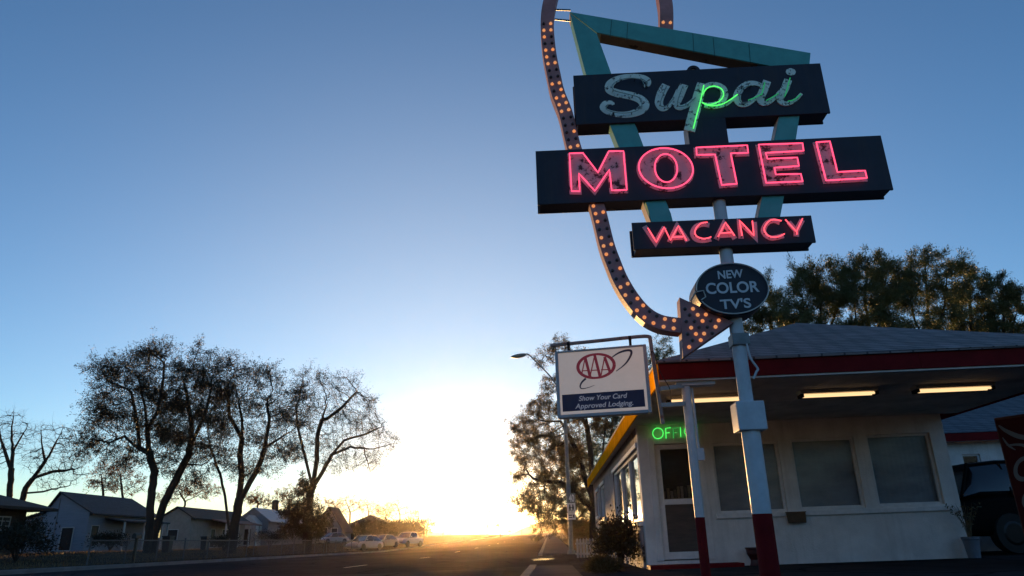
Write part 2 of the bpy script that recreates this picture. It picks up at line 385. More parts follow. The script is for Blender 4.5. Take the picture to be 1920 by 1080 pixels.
def shingles(name, c):
    m = bpy.data.materials.new(name); m.use_nodes = True; n, l = nodes_of(m); b = n['Principled BSDF']; b.inputs['Roughness'].default_value = .9
    tc = n.new('ShaderNodeTexCoord'); sx = n.new('ShaderNodeSeparateXYZ'); l.new(tc.outputs['Object'], sx.inputs[0])
    ad = n.new('ShaderNodeMath'); ad.operation = 'MULTIPLY_ADD'; ad.inputs[1].default_value = .8; l.new(sx.outputs[1], ad.inputs[0]); l.new(sx.outputs[0], ad.inputs[2])
    mu = n.new('ShaderNodeMath'); mu.operation = 'MULTIPLY'; mu.inputs[1].default_value = 2.2; l.new(sx.outputs[2], mu.inputs[0])
    cb = n.new('ShaderNodeCombineXYZ'); l.new(ad.outputs[0], cb.inputs[0]); l.new(mu.outputs[0], cb.inputs[1])
    br = n.new('ShaderNodeTexBrick'); l.new(cb.outputs[0], br.inputs['Vector']); br.inputs['Scale'].default_value = 1
    br.inputs['Brick Width'].default_value = .3; br.inputs['Row Height'].default_value = .14; br.inputs['Mortar Size'].default_value = .014
    br.inputs['Color1'].default_value = (*c, 1); br.inputs['Color2'].default_value = (*[k*.7 for k in c], 1); br.inputs['Mortar'].default_value = (*[k*.25 for k in c], 1); br.inputs['Bias'].default_value = -.1
    no = n.new('ShaderNodeTexNoise'); no.inputs['Scale'].default_value = 2.5; no.inputs['Detail'].default_value = 8; l.new(tc.outputs['Object'], no.inputs['Vector'])
    mx = n.new('ShaderNodeMix'); mx.data_type = 'RGBA'; mx.blend_type = 'MULTIPLY'; mx.inputs[0].default_value = .55; l.new(br.outputs['Color'], mx.inputs[6]); l.new(no.outputs['Fac'], mx.inputs[7])
    l.new(mx.outputs[2], b.inputs['Base Color'])
    bp = n.new('ShaderNodeBump'); bp.inputs['Strength'].default_value = .7; bp.inputs['Distance'].default_value = .015; bp.invert = True
    l.new(br.outputs['Fac'], bp.inputs['Height']); l.new(bp.outputs[0], b.inputs['Normal']); MATS[name] = m; return m
m_shin = shingles('grey_shingles', (.34, .30, .31))
off = thing('motel_office', BF(3, 7, 0), 'cream stucco motel office under a low hipped shingle roof with red fascia', 'motel office')
WF = [(1.43, 2.72, .92, 2.24), (2.96, 4.18, .94, 2.26), (4.42, 5.64, .95, 2.28)]
DO = (.25, 1.2, .12, 2.3)
WL = [(.25, 5.9, .85, 2.24), (9.3, 11.2, 1.2, 2.24), (12.3, 13.4, 1.35, 2.2)]   # left wall windows in v
mb = MB()
wall_holes(mb, lambda a, d, b: BF(a, d, b), 0, 5.92, -.1, 2.66, [DO]+WF, .2)
mb.box(BF, 5.72, 5.92, .2, 14.7, -.3, 2.66); mb.box(BF, .2, 5.72, 14.5, 14.7, -.3, 2.66)
mb.build('wall', m_wall, off)
mb = MB(); wall_holes(mb, lambda a, d, b: BF(d, a, b), .2, 14.7, -.3, 2.66, WL, .2); mb.build('side_wall', m_side, off)['label'] = 'weathered side wall with flaking paint'
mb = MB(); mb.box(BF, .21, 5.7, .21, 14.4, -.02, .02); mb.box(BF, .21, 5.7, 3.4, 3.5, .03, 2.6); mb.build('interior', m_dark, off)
# front windows
def window(u0, u1, w0, w1):
    mb = MB(); f = .05
    for (a, b, c, d) in ((u0, u0+f, w0, w1), (u1-f, u1, w0, w1), (u0+f, u1-f, w0, w0+f), (u0+f, u1-f, w1-f, w1)): mb.box(BF, a, b, .06, .13, c, d)
    o = mb.build('window', m_trim, off, bevel=.004)
    mb = MB(); mb.box(BF, u0+f, u1-f, .09, .098, w0+f, w1-f); mb.build('pane', m_pane, o)
    mb = MB(); n = 40
    P = [(u0+.03+(u1-u0-.06)*i/n, .17+.004*math.sin(i*1.9)) for i in range(n+1)]
    mb.v = [tuple(BF(u, v, w)) for w in (w0+.02, w1-.02) for u, v in P]; mb.f = [(i, i+1, n+2+i, n+1+i) for i in range(n)]
    mb.build('curtain', m_blind, o, smooth=True)
for q in WF: window(*q)
mb = MB(); mb.box(BF, 1.36, 5.74, -.06, .05, .83, .915); mb.build('window_sill', m_trim, off, bevel=.008)
# left windows: three lights in the big one
def side_window(v0, v1, w0, w1, n):
    mb = MB(); f = .07; st = (v1-v0)/n
    for (a, b, c, d) in ((v0, v1, w0, w0+f), (v0, v1, w1-f, w1)): mb.box(BF, .04, .13, a, b, c, d)
    for k in range(n+1):
        c = min(max(v0+k*st, v0+f/2), v1-f/2); mb.box(BF, .03, .14, c-f/2, c+f/2, w0+f, w1-f)
    o = mb.build('window', m_trim, off, bevel=.004)
    for k in range(n):
        mb = MB(); mb.box(BF, .09, .098, v0+k*st+f, v0+(k+1)*st-f, w0+f, w1-f); mb.build('pane', glass('side_glass', dark=.4, rough=.02), o)
    mb = MB(); mb.box(BF, -.07, .04, v0-.06, v1+.06, w0-.09, w0-.002); mb.build('sill', m_trim, o, bevel=.006)
    mb = MB(); mb.box(BF, -.035, -.002, v0-.06, v1+.06, w1+.002, w1+.09); mb.build('lintel', m_trim, o, bevel=.006)
for q, n in zip(WL, (3, 1, 1)): side_window(*q, n)
mb = MB(); mb.box(BF, -.045, -.003, .25, 6.2, -.25, .74); mb.build('wainscot', worn('peeling_wainscot', (.42, .38, .38), (.07, .055, .05), .47, 3.2, .95), off)
# door
mb = MB(); u0, u1, w0, w1 = DO
for (a, b, c, d) in ((u0-.06, u0+.06, w0, w1+.07), (u1-.06, u1+.06, w0, w1+.07), (u0+.06, u1-.06, w1-.04, w1+.07)): mb.box(BF, a, b, -.03, .12, c, d)
mb.build('door_frame', m_wall, off, bevel=.006)
mb = MB(); a0, a1 = u0+.065, u1-.065
for (a, b, c, d) in ((a0, a0+.11, .14, w1-.05), (a1-.11, a1, .14, w1-.05), (a0+.11, a1-.11, .14, .27), (a0+.11, a1-.11, 1.12, 1.22), (a0+.11, a1-.11, w1-.14, w1-.05)): mb.box(BF, a, b, .03, .08, c, d)
door = mb.build('door', m_trim, off, bevel=.005)
mb = MB(); mb.box(BF, a0+.11, a1-.11, .05, .058, 1.22, w1-.14); mb.build('pane', m_pane, door)
mb = MB(); mb.box(BF, a0+.11, a1-.11, .05, .06, .27, 1.12); mb.build('panel', mat('brown_panel', (.085, .06, .05), .55, .4, 3, stretch=(1, 1, 6)), door)
mb = MB(); mb.tube([BF(a1-.05, .03, 1.05), BF(a1-.05, -.03, 1.05), BF(a1-.05, -.03, 1.25), BF(a1-.05, .03, 1.25)], .012); mb.build('handle', mat('brass', (.4, .3, .14), .35, .2, 5, metal=.8), door)
mb = MB(); mb.box(BF, -.02, 1.66, -.5, -.003, -.05, .06); mb.build('step', m_red, off, bevel=.01)
# roof: hip with its ridge running away from the street corner
EL, ER, EF, EB = -.22, 6.28, -4.42, 15.0
EW = 2.86; cu_, ah, av = (EL+ER)/2, 4.28, -1.15
mb = MB(); c = [BF(EL-.006, EF-.04, EW), BF(ER+.04, EF-.04, EW), BF(ER+.04, EB, EW), BF(EL-.006, EB, EW), BF(cu_, av, ah), BF(cu_, EB-3.2, ah)]
c2 = [q-np.array([0, 0, .035]) for q in c[:4]]
mb.add(c+c2, [(0, 1, 4), (1, 2, 5, 4), (2, 3, 5), (3, 0, 4, 5), (0, 6, 7, 1), (1, 7, 8, 2), (2, 8, 9, 3), (3, 9, 6, 0), (6, 9, 8, 7)])
roof = mb.build('roof', m_shin, off)
mb = MB(); fu = [EL+.028, 1.1, 3.4, 5.2, ER-.028]
for a, b in zip(fu[:-1], fu[1:]): mb.box(BF, a+.002, b-.002, EF, EF+.025, 2.6, 2.822)
mb.box(BF, ER-.025, ER, EF, EB-.03, 2.6, 2.822); mb.build('fascia', m_red, off)
mb = MB()
vv = list(np.linspace(EF, EB-.03, 9))
for a, b in zip(vv[:-1], vv[1:]): mb.box(BF, EL, EL+.025, a+.004, b-.004, 2.535, 2.822)
mb.build('side_fascia', m_fas, off)['label'] = 'ochre boards along the street side eave'
mb = MB(); mb.box(BF, EL+.028, ER-.028, EF+.027, EF+.06, 2.575, 2.66); mb.build('trim', m_trim, off)
mb = MB(); su_ = np.linspace(EL+.03, ER-.03, 6); sv_ = np.linspace(EF+.062, -.003, 5)
for a, b in zip(su_[:-1], su_[1:]):
    for c, d in zip(sv_[:-1], sv_[1:]): mb.box(BF, a+.004, b-.004, c+.004, d-.004, 2.63, 2.66)
mb.box(BF, EL+.03, -.003, .0, EB-.1, 2.63, 2.66); mb.box(BF, EL+.03, ER-.03, EF+.062, -.003, 2.664, 2.68); streaked(m_sof, .4, .8, (.14, .1, .07)); mb.build('soffit', m_sof, off)
# fluorescent ceiling lights
m_tube = emit('warm_tube', (1, .66, .32), .45); m_fix = mat('fixture_enamel', (.55, .5, .42), .4, .2, 4)
for a, b in ((.12, 1.34), (2.2, 3.42), (3.98, 5.2)):
    mb = MB(); mb.prism(BF, [(a, 2.628), (b, 2.628), (b-.02, 2.575), (a+.02, 2.575)], -3.05, -2.85); f = mb.build('ceiling_light', m_fix, off, bevel=.006)
    for dv in (-3.0, -2.9):
        mb = MB(); mb.cyl(BF(a+.06, dv, 2.55), BF(b-.06, dv, 2.55), .019, n=8); mb.build('tube', m_tube, f, smooth=True)
    for e in (a+.012, b-.062):
        mb = MB(); mb.box(BF, e, e+.05, -3.035, -2.865, 2.522, 2.574); mb.build('end_cap', m_dark, f, bevel=.004)
# corner post carrying the canopy
pc = BF.on(1312, 970, 1, -4.25); pu = pc[0]; wr = pc[2]
m_pale = worn('pale_blue_paint', (.55, .60, .66), (.2, .09, .05), .24, 9, .55)
mb = MB(); mb.cyl(BF(pu, -4.25, wr), BF(pu, -4.25, 2.52), .062, n=20); post = mb.build('post', m_pale, off, smooth=True)
mb = MB(); mb.cyl(BF(pu, -4.25, -.05), BF(pu, -4.25, wr), .064, n=20); mb.build('red_base', m_red, post, smooth=True)
mb = MB(); mb.box(BF, pu-.14, pu+.4, -4.33, -4.17, 2.52, 2.575); mb.build('bracket', m_pale, post, bevel=.006)
mb = MB(); mb.tube([BF(pu+.09, -4.22, 2.5), BF(pu+.09, -4.22, 1.75), BF(pu+.09, -4.25, 1.6)], .018); mb.box(BF, pu+.055, pu+.15, -4.28, -4.18, 1.5, 1.66); mb.build('conduit', m_pale, post)
# OFFICE in green neon over the door
def neon(mb, fr, v, strokes, r, px=True):
    for st in strokes:
        P = [fr(*((q := fr.on(x, y, 1, v))[0], v, q[2])) if px else fr(x, v, y) for x, y in st]
        mb.tube(P, r, n=7)
m_green = emit('green_neon', (.08, .9, .12), .5); m_greend = emit('dim_green_neon', (.05, .55, .1), .22)
nb = thing('neon_sign', BF(.7, -.05, 2.5), 'green neon OFFICE sign mounted above the office door', 'neon sign')
A = [tuple(1233.7+9.6*k for k in (0,)), ]
cO = (1233.7, 812.5)
O_ = [(cO[0]+9.8*math.cos(t), cO[1]+10*math.sin(t)) for t in np.linspace(0, 2*math.pi, 25)]
Fl = lambda x: [[(x, 822), (x-1, 803), (x+9, 802)], [(x-.5, 812), (x+7, 811)]]
mb = MB(); neon(mb, BF, -.06, [O_, Fl(1249)[0], Fl(1249)[1], [(1276.5, 819), (1275.5, 801)],
    [(1296, 803), (1290, 800.5), (1284.5, 804), (1283, 810), (1286, 816), (1292, 818.5), (1297, 815)]], .0085)
mb.build('lit_tube', m_green, nb, smooth=True)
mb = MB(); neon(mb, BF, -.06, [*Fl(1263), [(1308, 799.5), (1300, 800), (1301, 817), (1309, 816)], [(1301, 808), (1307, 807.5)]], .0085); mb.build('dim_tube', m_greend, nb, smooth=True)
mb = MB()
for x in (1224, 1249, 1263, 1276, 1285, 1300):
    q = BF.on(x, 811, 1, -.06); mb.cyl(BF(q[0], -.06, q[2]), BF(q[0], 0, q[2]), .006, n=6)
mb.build('standoff', m_dark, nb)
# small things against the wall
q0, q1 = BF.on(1475, 962, 1, -.12), BF.on(1513, 980, 1, -.12)
bx = thing('wall_box', BF((q0[0]+q1[0])/2, -.1, q1[2]), 'small brown box fixed under the window sill beside the big sign pole', 'box')
mb = MB(); mb.prism(BF, [(q0[0], q0[2]), (q1[0], q0[2]), (q1[0]-.01, q1[2]), (q0[0]+.02, q1[2])], -.14, -.065); mb.build('body', mat('brown_wood', (.12, .065, .03), .7, .4, 8), bx, bevel=.006)
mb = MB(); mb.box(BF, q0[0]-.01, q1[0]+.01, -.15, -.062, q0[2]+.002, q0[2]+.02); mb.build('lid', MATS['brown_wood'], bx, bevel=.004)
pq = BF.on(1417, 1062, 1, -.35)
pot = thing('urn', BF(pq[0], -.35, 0), 'dark red urn on the ground between office door and sign pole', 'urn')
mb = MB(); Z = [(0, .10), (.05, .08), (.1, .075), (.2, .13), (.27, .135), (.29, .15), (.31, .15)]
for (z0, r0), (z1, r1) in zip(Z[:-1], Z[1:]): mb.cyl(BF(pq[0], -.35, z0), BF(pq[0], -.35, z1), r0, r1, 18, cap=False)
mb.build('body', mat('oxblood_glaze', (.06, .012, .012), .4, .3, 7), pot, smooth=True)
def stems(mb, base, n, h, spread, rng, r=.005):
    for k in range(n):
        a = rng.uniform(0, 6.28); s = rng.uniform(.2, 1)*spread; p = np.array(base)+np.array([math.cos(a), math.sin(a), 0])*.03
        pts = [p+np.array([math.cos(a)*s*t*t, math.sin(a)*s*t*t, h*t*rng.uniform(.85, 1.1)]) for t in (0, .3, .6, .85, 1)]
        mb.tube(pts, [r, r*.9, r*.8, r*.6, r*.3], n=5)
def leafmesh(P, D, L, W, rng):
    """rhombic leaves at points P along directions D"""
    P = np.asarray(P, float); n = len(P); D = D/np.linalg.norm(D, axis=1, keepdims=True)
    s = np.cross(D, rng.normal(size=(n, 3))); s /= np.linalg.norm(s, axis=1, keepdims=True)+1e-9
    l = L*rng.uniform(.6, 1.3, (n, 1)); w = W*rng.uniform(.6, 1.3, (n, 1))
    V = np.stack([P, P+D*l*.45+s*w*.5, P+D*l, P+D*l*.45-s*w*.5], 1).reshape(-1, 3)
    return V
def quads_obj(name, V, m, parent):
    me = bpy.data.meshes.new(name); n = len(V)
    me.vertices.add(n); me.vertices.foreach_set('co', V.astype(np.float32).ravel())
    me.loops.add(n); me.loops.foreach_set('vertex_index', np.arange(n, dtype=np.int32))
    me.polygons.add(n//4); me.polygons.foreach_set('loop_start', np.arange(0, n, 4, dtype=np.int32)); me.polygons.foreach_set('loop_total', np.full(n//4, 4, np.int32))
    me.materials.append(m); me.update(calc_edges=True); me.validate()
    o = bpy.data.objects.new(name, me); col.objects.link(o); o.parent = parent
    o.matrix_parent_inverse = parent.matrix_world.inverted(); return o
rng = np.random.default_rng(3)
tq = BF.on(1827, 1043, 1, -.25)
tub = thing('planter', BF(tq[0], -.25, 0), 'grey blue tub with sparse dry stems at the far right corner of the office', 'planter')
mb = MB(); Z = [(0, .10), (.3, .135), (.32, .15), (.36, .15), (.33, .12)]
for (z0, r0), (z1, r1) in zip(Z[:-1], Z[1:]): mb.cyl(BF(tq[0], -.25, z0), BF(tq[0], -.25, z1), r0, r1, 18, cap=False)
mb.build('tub', mat('blue_grey_plastic', (.16, .19, .25), .6, .3, 4), tub, smooth=True)
mb = MB(); stems(mb, BF(tq[0], -.25, .3), 16, .62, .3, rng); mb.build('stem', mat('dry_stem', (.16, .12, .07), .8, .3, 20), tub)
P = []; 
for k in range(160):
    a = rng.uniform(0, 6.28); t = rng.uniform(.25, 1); P.append(BF(tq[0], -.25, .3)+np.array([math.cos(a)*.3*t*t, math.sin(a)*.3*t*t, .62*t]))
quads_obj('foliage', leafmesh(P, rng.normal(size=(160, 3))+[0, 0, .3], .07, .025, rng), mat('dry_leaf', (.12, .10, .05), .8, .4, 9), tub)
# things seen through the office door
fr_ = thing('picture_frame', BF(.42, 3.38, 1.9), 'dark framed picture hanging inside behind the door glass', 'picture')
mb = MB(); mb.box(BF, .30, .54, 3.36, 3.398, 1.62, 2.1); mb.build('frame', mat('dark_wood', (.03, .02, .015), .5, .3, 6), fr_)
mb = MB(); mb.box(BF, .33, .51, 3.352, 3.358, 1.66, 2.06); mb.build('picture', mat('sepia_print', (.2, .15, .1), .6, .5, 12), fr_)
rk = thing('brochure_rack', BF(.75, .7, 0), 'rack of leaflets standing just inside the office door', 'rack')
mb = MB(); mb.box(BF, .42, 1.1, .62, .9, .02, 1.26); mb.build('stand', mat('pale_counter', (.3, .28, .27), .6, .3, 3), rk)
for k in range(9):
    mb = MB(); u = .45+.07*k; h = rng.uniform(.12, .26); mb.box(BF, u, u+.05, .66, .69, 1.262, 1.26+h); mb.build('leaflet', mat('leaflet_%s' % 'abc'[k % 3], [(.4, .38, .36), (.12, .1, .1), (.3, .26, .2)][k % 3], .6, .4, 30), rk)

# ------------------------------------------------------------------ the room wing behind, on the right
WV = 3.2
e0 = BF.on(1800, 811, 1, WV); e1_ = BF.on(1800, 827, 1, WV)
wing = thing('motel_wing', BF(12, 6, 0), 'low motel room wing with blue grey shingle roof behind the office', 'motel wing')
wu0, wu1 = 6.35, 24
mb = MB(); hz = [(8.2, 10.1, 1.1, 2.1), (13, 15, .9, 2.1)]; e2_ = BF.on(1803, 852, 1, WV+.35); e3_ = BF.on(1842, 872, 1, WV+.35)
hz[0] = (e2_[0], e3_[0], e3_[2]-.45, e2_[2])
wall_holes(mb, lambda a, d, b: BF(a, WV+.35+d, b), wu0+.3, wu1, -.1, e1_[2], hz, .2); mb.box(BF, wu0+.3, wu0+.5, WV+.56, WV+6, -.1, e1_[2]); mb.build('wall', m_wall, wing)
for (a, b, c, d) in hz:
    mb = MB(); f = .04
    for (p, q, r, s) in ((a, a+f, c, d), (b-f, b, c, d), (a+f, b-f, c, c+f), (a+f, b-f, d-f, d)): mb.box(BF, p, q, WV+.4, WV+.48, r, s)
    o = mb.build('window', m_trim, wing); mb = MB(); mb.box(BF, a+f, b-f, WV+.43, WV+.44, c+f, d-f); mb.build('pane', m_pane, o)
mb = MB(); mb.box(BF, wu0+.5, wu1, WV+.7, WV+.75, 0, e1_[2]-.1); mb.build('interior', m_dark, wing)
top = BF.on(1900, 733, 1, WV+3.6)[2]
mb = MB(); mb.add([BF(wu0, WV, e0[2]), BF(wu1, WV, e0[2]), BF(wu1, WV+3.6, top), BF(wu0, WV+3.6, top), BF(wu1, WV+7.2, e0[2]), BF(wu0, WV+7.2, e0[2])], [(0, 1, 2, 3), (3, 2, 4, 5), (0, 5, 4, 1), (0, 3, 5), (1, 4, 2)])
mb.build('roof', shingles('blue_shingles', (.17, .2, .24)), wing)
mb = MB(); mb.box(BF, wu0+.02, wu1, WV+.01, WV+.04, e1_[2], e0[2]-.012); mb.build('fascia', m_red, wing)
mb = MB(); mb.box(BF, wu0+.05, wu1, WV+.042, WV+.5, e1_[2]+.01, e1_[2]+.03); mb.build('soffit', m_sof, wing)

# ------------------------------------------------------------------ drinks machine at the right edge
vo = atY(1862, 784, 10.7); gz = BF.I @ (vo-BF.o); gz[2] = 0; gz = BF.o+BF.M @ gz
VF = Frame((vo[0], vo[1], gz[2]), 59); vh = vo[2]-gz[2]; vw = .95
vm = thing('vending_machine', VF(.45, .4, 0), 'red drinks vending machine with white script standing at the right edge', 'vending machine')
mb = MB(); mb.box(VF, 0, vw, 0, .8, .08, vh); mb.build('cabinet', mat('machine_red', (.06, .006, .008), .45, .25, 5), vm, bevel=.02)
mb = MB()
for a, b in ((.03, .1), (vw-.1, vw-.03)):
    for c, d in ((.05, .12), (.68, .75)): mb.box(VF, a, b, c, d, 0, .082)
mb.build('foot', m_dark, vm)
mb = MB(); mb.box(VF, .03, vw-.03, -.018, -.002, .12, vh-.04); fp = mb.build('front_panel', mat('panel_red', (.06, .004, .006), .6, .3, 4, spec=.1), vm, bevel=.006)
mb = MB(); lo = -.0215
text(mb, VF, 'Coca', .06, vh-.95, .88, vh-.62, lo, .003, .25, .02, .12); text(mb, VF, 'Cola', .07, vh-1.36, .88, vh-1.06, lo, .003, .25, .02, .12)
for pts, w in (([(.06, vh-.12), (.15, vh-.22), (.33, vh-.33), (.6, vh-.36), (.9, vh-.2)], .07), ([(.1, vh-.42), (.3, vh-.44), (.5, vh-.55), (.9, vh-.5)], .045), ([(.07, vh-.3), (.12, vh-.42), (.2, vh-.5)], .03),
              ([(.1, vh-1.5), (.25, vh-1.62), (.5, vh-1.6), (.9, vh-1.45)], .05), ([(.08, .2), (.3, .4), (.6, .36), (.9, .55)], .06)):
    L = smooth_line(pts, 8); n = len(L); ribbon(mb, VF, L, [w*(.25+.75*math.sin(math.pi*(i+.5)/n)) for i in range(n)], -.0235, -.0185)
mb.build('lettering', mat('dull_white_print', (.13, .125, .125), .5, .2, 8), fp)

# ------------------------------------------------------------------ the big neon sign
m_navy = mat('navy_enamel', (.014, .018, .036), .5, .35, 3, .1, spec=.35)
streaked(m_navy, .5, 1.6, (.05, .035, .03))
m_teal = worn('teal_paint', (.08, .38, .38), (.10, .06, .04), .24, 5, .6)
m_rust = worn('rusty_underside', (.24, .15, .10), (.035, .025, .02), .42, 4, .9)
m_mauve = mat('mauve_paint', (.42, .20, .205), .6, .35, 5, .2, bscale=30)
m_pinkl = worn('pink_letter_paint', (.50, .40, .44), (.02, .015, .02), .44, 8, .6)
m_greyl = worn('pale_letter_paint', (.70, .84, .80), (.025, .03, .035), .43, 15, .6)
m_vacl = worn('salmon_letter_paint', (.75, .46, .50), (.10, .05, .06), .30, 12, .6)
m_pink = emit('pink_neon', (1, .065, .15), .72)
m_redn = emit('red_neon', (1, .07, .10), .85)
m_lime = emit('lime_neon', (.10, 1, .14), .46)
m_limed = emit('fading_lime_neon', (.05, .8, .25), .09)
m_off = mat('unlit_tube_glass', (.26, .40, .37), .2, .2, 10, spec=.6)
m_pole = MATS['pale_blue_paint']
FV = -.145
sgn = thing('motel_sign', SG(0, 0, 0), 'tall roadside motel sign of dark boxes, green frame and bulb studded arrow on one pole', 'motel sign')
uw = lambda x, y, v=FV: SG.uw(x, y, v)
Z4 = lambda x, y: (1000+x/5.647, 240+y/5.647)
Z5 = lambda x, y: (1340+x/5.647, 240+y/5.647)
Z6 = lambda x, y: (1180+x/5.3333, 390+y/5.3333)
Z2 = lambda x, y: (1060+x/7.385, 110+y/7.385)
Z3 = lambda x, y: (1300+x/7.385, 110+y/7.385)
def px_path(zf, pts, v): return [uw(*zf(*p), v) for p in pts]
# pole
mb = MB(); w_sl0, w_sl1 = 2.02+.0, 2.20
w_red = SG.on(1430, 963, 1, -.1)[2]; w_s0 = SG.on(1408, 806, 1, -.13)[2]; w_s1 = SG.on(1402, 752, 1, -.13)[2]
mb.cyl(SG(0, 0, w_red), SG(0, 0, w_s0+.03), .11, n=28); pole = mb.build('pole', m_pole, sgn, smooth=True)
mb = MB(); mb.cyl(SG(0, 0, -.1), SG(0, 0, w_red), .112, n=28); mb.build('red_base', m_red, pole, smooth=True)
mb = MB(); mb.cyl(SG(0, 0, w_s1-.03), SG(0, 0, 5.95), .084, n=24); mb.build('upper_pole', m_pole, pole, smooth=True)
mb = MB(); mb.box(SG, -.165, .165, -.15, .15, w_s0, w_s1); mb.build('sleeve', m_pole, pole, bevel=.012)
wc = SG.on(1388, 635, 1, -.1)[2]
mb = MB(); mb.box(SG, -.095, .115, -.11, .1, wc-.075, wc+.075); mb.build('junction_box', mat('grey_galvanised', (.2, .23, .25), .5, .3, 8), pole, bevel=.01)
mb = MB(); mb.tube(smooth_line([SG(.07, -.1, wc-.07), SG(.09, -.11, wc-.25), SG(.16, -.1, wc-.38), SG(.14, -.1, wc-.42), SG(.1, -.08, wc-.5)], 5), .014); mb.build('conduit', m_pole, pole, smooth=True)
# green frame: one bent box section in front of which the boxes hang
def bar(pts, m, nm, par, v0=-.105, v1=.105):
    mb = MB(); mb.prism(SG, [uw(x, y, v0) for x, y in pts], v0, v1); return mb.build(nm, m, par, bevel=.006)
fo = SG.uw
outer = [(1068, 22), (1519, 100), (1440, 412), (1408, 412), (1462, 126), (1119, 60), (1262, 424), (1224, 424)]
A0, A1, B0, B1 = uw(1068, 22, -.105), uw(1519, 100, -.105), uw(1119, 61, -.105), uw(1513, 135, -.105)
mb = MB()
P = [uw(1068, 22, -.105), uw(1520, 99, -.105), uw(1518, 121, -.105), uw(1500, 134, -.105), uw(1119, 61, -.105)]
mb.prism(SG, P, -.105, .105); topb = mb.build('sign_frame', m_teal, sgn, bevel=.005)
mb = MB(); d = np.array([P[3][0]-P[4][0], P[3][1]-P[4][1]]); a = .02; b = .8
q0 = (P[4][0]+d[0]*a, P[4][1]+d[1]*a-.002); q1 = (P[4][0]+d[0]*b, P[4][1]+d[1]*b-.002)
mb.prism(SG, [q0, q1, (q1[0], q1[1]-.006), (q0[0], q0[1]-.006)], -.09, .1); mb.build('underside', m_rust, topb)
for x0, y0, x1, y1 in ((1147, 36, 1144, 74), (1177, 42, 1175, 80), (1299, 62, 1301, 103), (1337, 70, 1340, 110), (1404, 82, 1407, 122)):
    mb = MB(); ribbon(mb, SG, [uw(x0, y0+1, -.105), uw(x1, y1-4, -.105)], .008, -.1085, -.104); mb.build('seam', mat('teal_seam', (.02, .10, .10), .6, .2, 9), topb)
def leg(pts):
    mb = MB(); L = [uw(*p, -.105) for p in pts]; mb.prism(SG, L, -.105, .105); return mb.build('frame_leg', m_teal, sgn, bevel=.005)
# legs are straight: their visible edges at several heights continue behind the boxes
lg = leg([(1068.5, 24), (1119, 63), (1146, 137), (1194, 240), (1206, 272), (1258, 400), (1264, 424), (1224, 424), (1213, 385), (1160, 275), (1146, 240), (1098, 137)])
leg([(1478, 134), (1521, 132), (1499, 218), (1493, 258), (1469, 375), (1462, 412), (1420, 414), (1428, 377), (1452, 262), (1461, 219)])
m_ret = worn('sunlit_pale_return', (.55, .47, .44), (.2, .1, .07), .3, 6, .7)  # pale side faces, with sunset light on the left flanks put into the colour
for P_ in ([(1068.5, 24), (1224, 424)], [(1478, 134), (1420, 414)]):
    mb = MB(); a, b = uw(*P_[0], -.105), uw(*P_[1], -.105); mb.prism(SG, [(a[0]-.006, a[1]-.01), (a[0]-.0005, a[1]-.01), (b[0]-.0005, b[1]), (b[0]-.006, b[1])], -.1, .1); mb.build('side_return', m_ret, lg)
# dark sign boxes
def sbox(name, c, m=m_navy, v0=FV, v1=.145):
    us = [q[0] for q in c]; ws = [q[1] for q in c]
    u0, u1 = (us[0]+us[3])/2, (us[1]+us[2])/2; w0, w1 = (ws[2]+ws[3])/2, (ws[0]+ws[1])/2
    mb = MB(); mb.box(SG, u0, u1, v0, v0+.03, w0, w1); o = mb.build(name, m, sgn, bevel=.004)
    mb = MB(); mb.box(SG, u0+.03, u1-.03, v0+.03, v1-.03, w0+.006, w1-.006); mb.build('core', m, o)
    mb = MB(); mb.box(SG, u0, u1, v1-.03, v1, w0, w1); mb.build('rear_face', m, o, bevel=.004)
    return o, (u0, u1, w0, w1)
nbx, nd = sbox('name_box', [uw(1073, 140), uw(1537, 120), uw(1559, 213), uw(1082, 232)])
mbx, md = sbox('motel_box', [uw(1003, 284), uw(1650, 253), uw(1677, 355), uw(1009, 384)])
vbx, vd = sbox('vacancy_box', [uw(1187, 419), uw(1520, 402), uw(1531, 454), uw(1186, 468)])
mb = MB(); a, b = uw(1289, 228), uw(1366, 262); mb.box(SG, a[0], b[0], FV+.002, .13, b[1]-.06, a[1]+.05); mb.build('connector_box', m_navy, sgn, bevel=.004)
mb = MB(); mb.box(SG, a[0]-.008, a[0]-.001, FV+.02, .12, b[1]-.05, a[1]-.0); mb.build('side_plate', MATS['grey_galvanised'], sgn)
mb = MB(); c = SG.on(1300, 132, 1, -.0); R = [(c[0]+.07*math.cos(t), c[2]-.0+.07*math.sin(t)) for t in np.linspace(0, 2*math.pi, 24, endpoint=False)]
mb.tube([SG(u, 0, w-.02) for u, w in R], .03, closed=True); mb.build('lifting_ring', m_navy, nbx, smooth=True)
NV = FV-.055                       # tubes stand 5 cm off the faces
def tubes(name, m, par, lines, r):
    mb = MB()
    for L, cl in lines:
        mb.tube([SG(u, NV, w) for u, w in L], r, n=7, closed=cl)
    return mb.build(name, m, par, smooth=True)
def studs(par, lines, every=7):
    mb = MB()
    for L, cl in lines:
        for q in L[::every]: mb.cyl(SG(q[0], NV, q[1]), SG(q[0], FV, q[1]), .006, n=5)
    mb.build('tube_support', m_dark, par)
def dense(L, step=.05, closed=False):
    out = []; n = len(L)
    for i in range(n if closed else n-1):
        a, b = np.array(L[i]), np.array(L[(i+1) % n]); k = max(1, int(np.linalg.norm(b-a)/step))
        out += [tuple(a+(b-a)*t/k) for t in range(k)]
    if not closed: out.append(tuple(L[-1]))
    return out
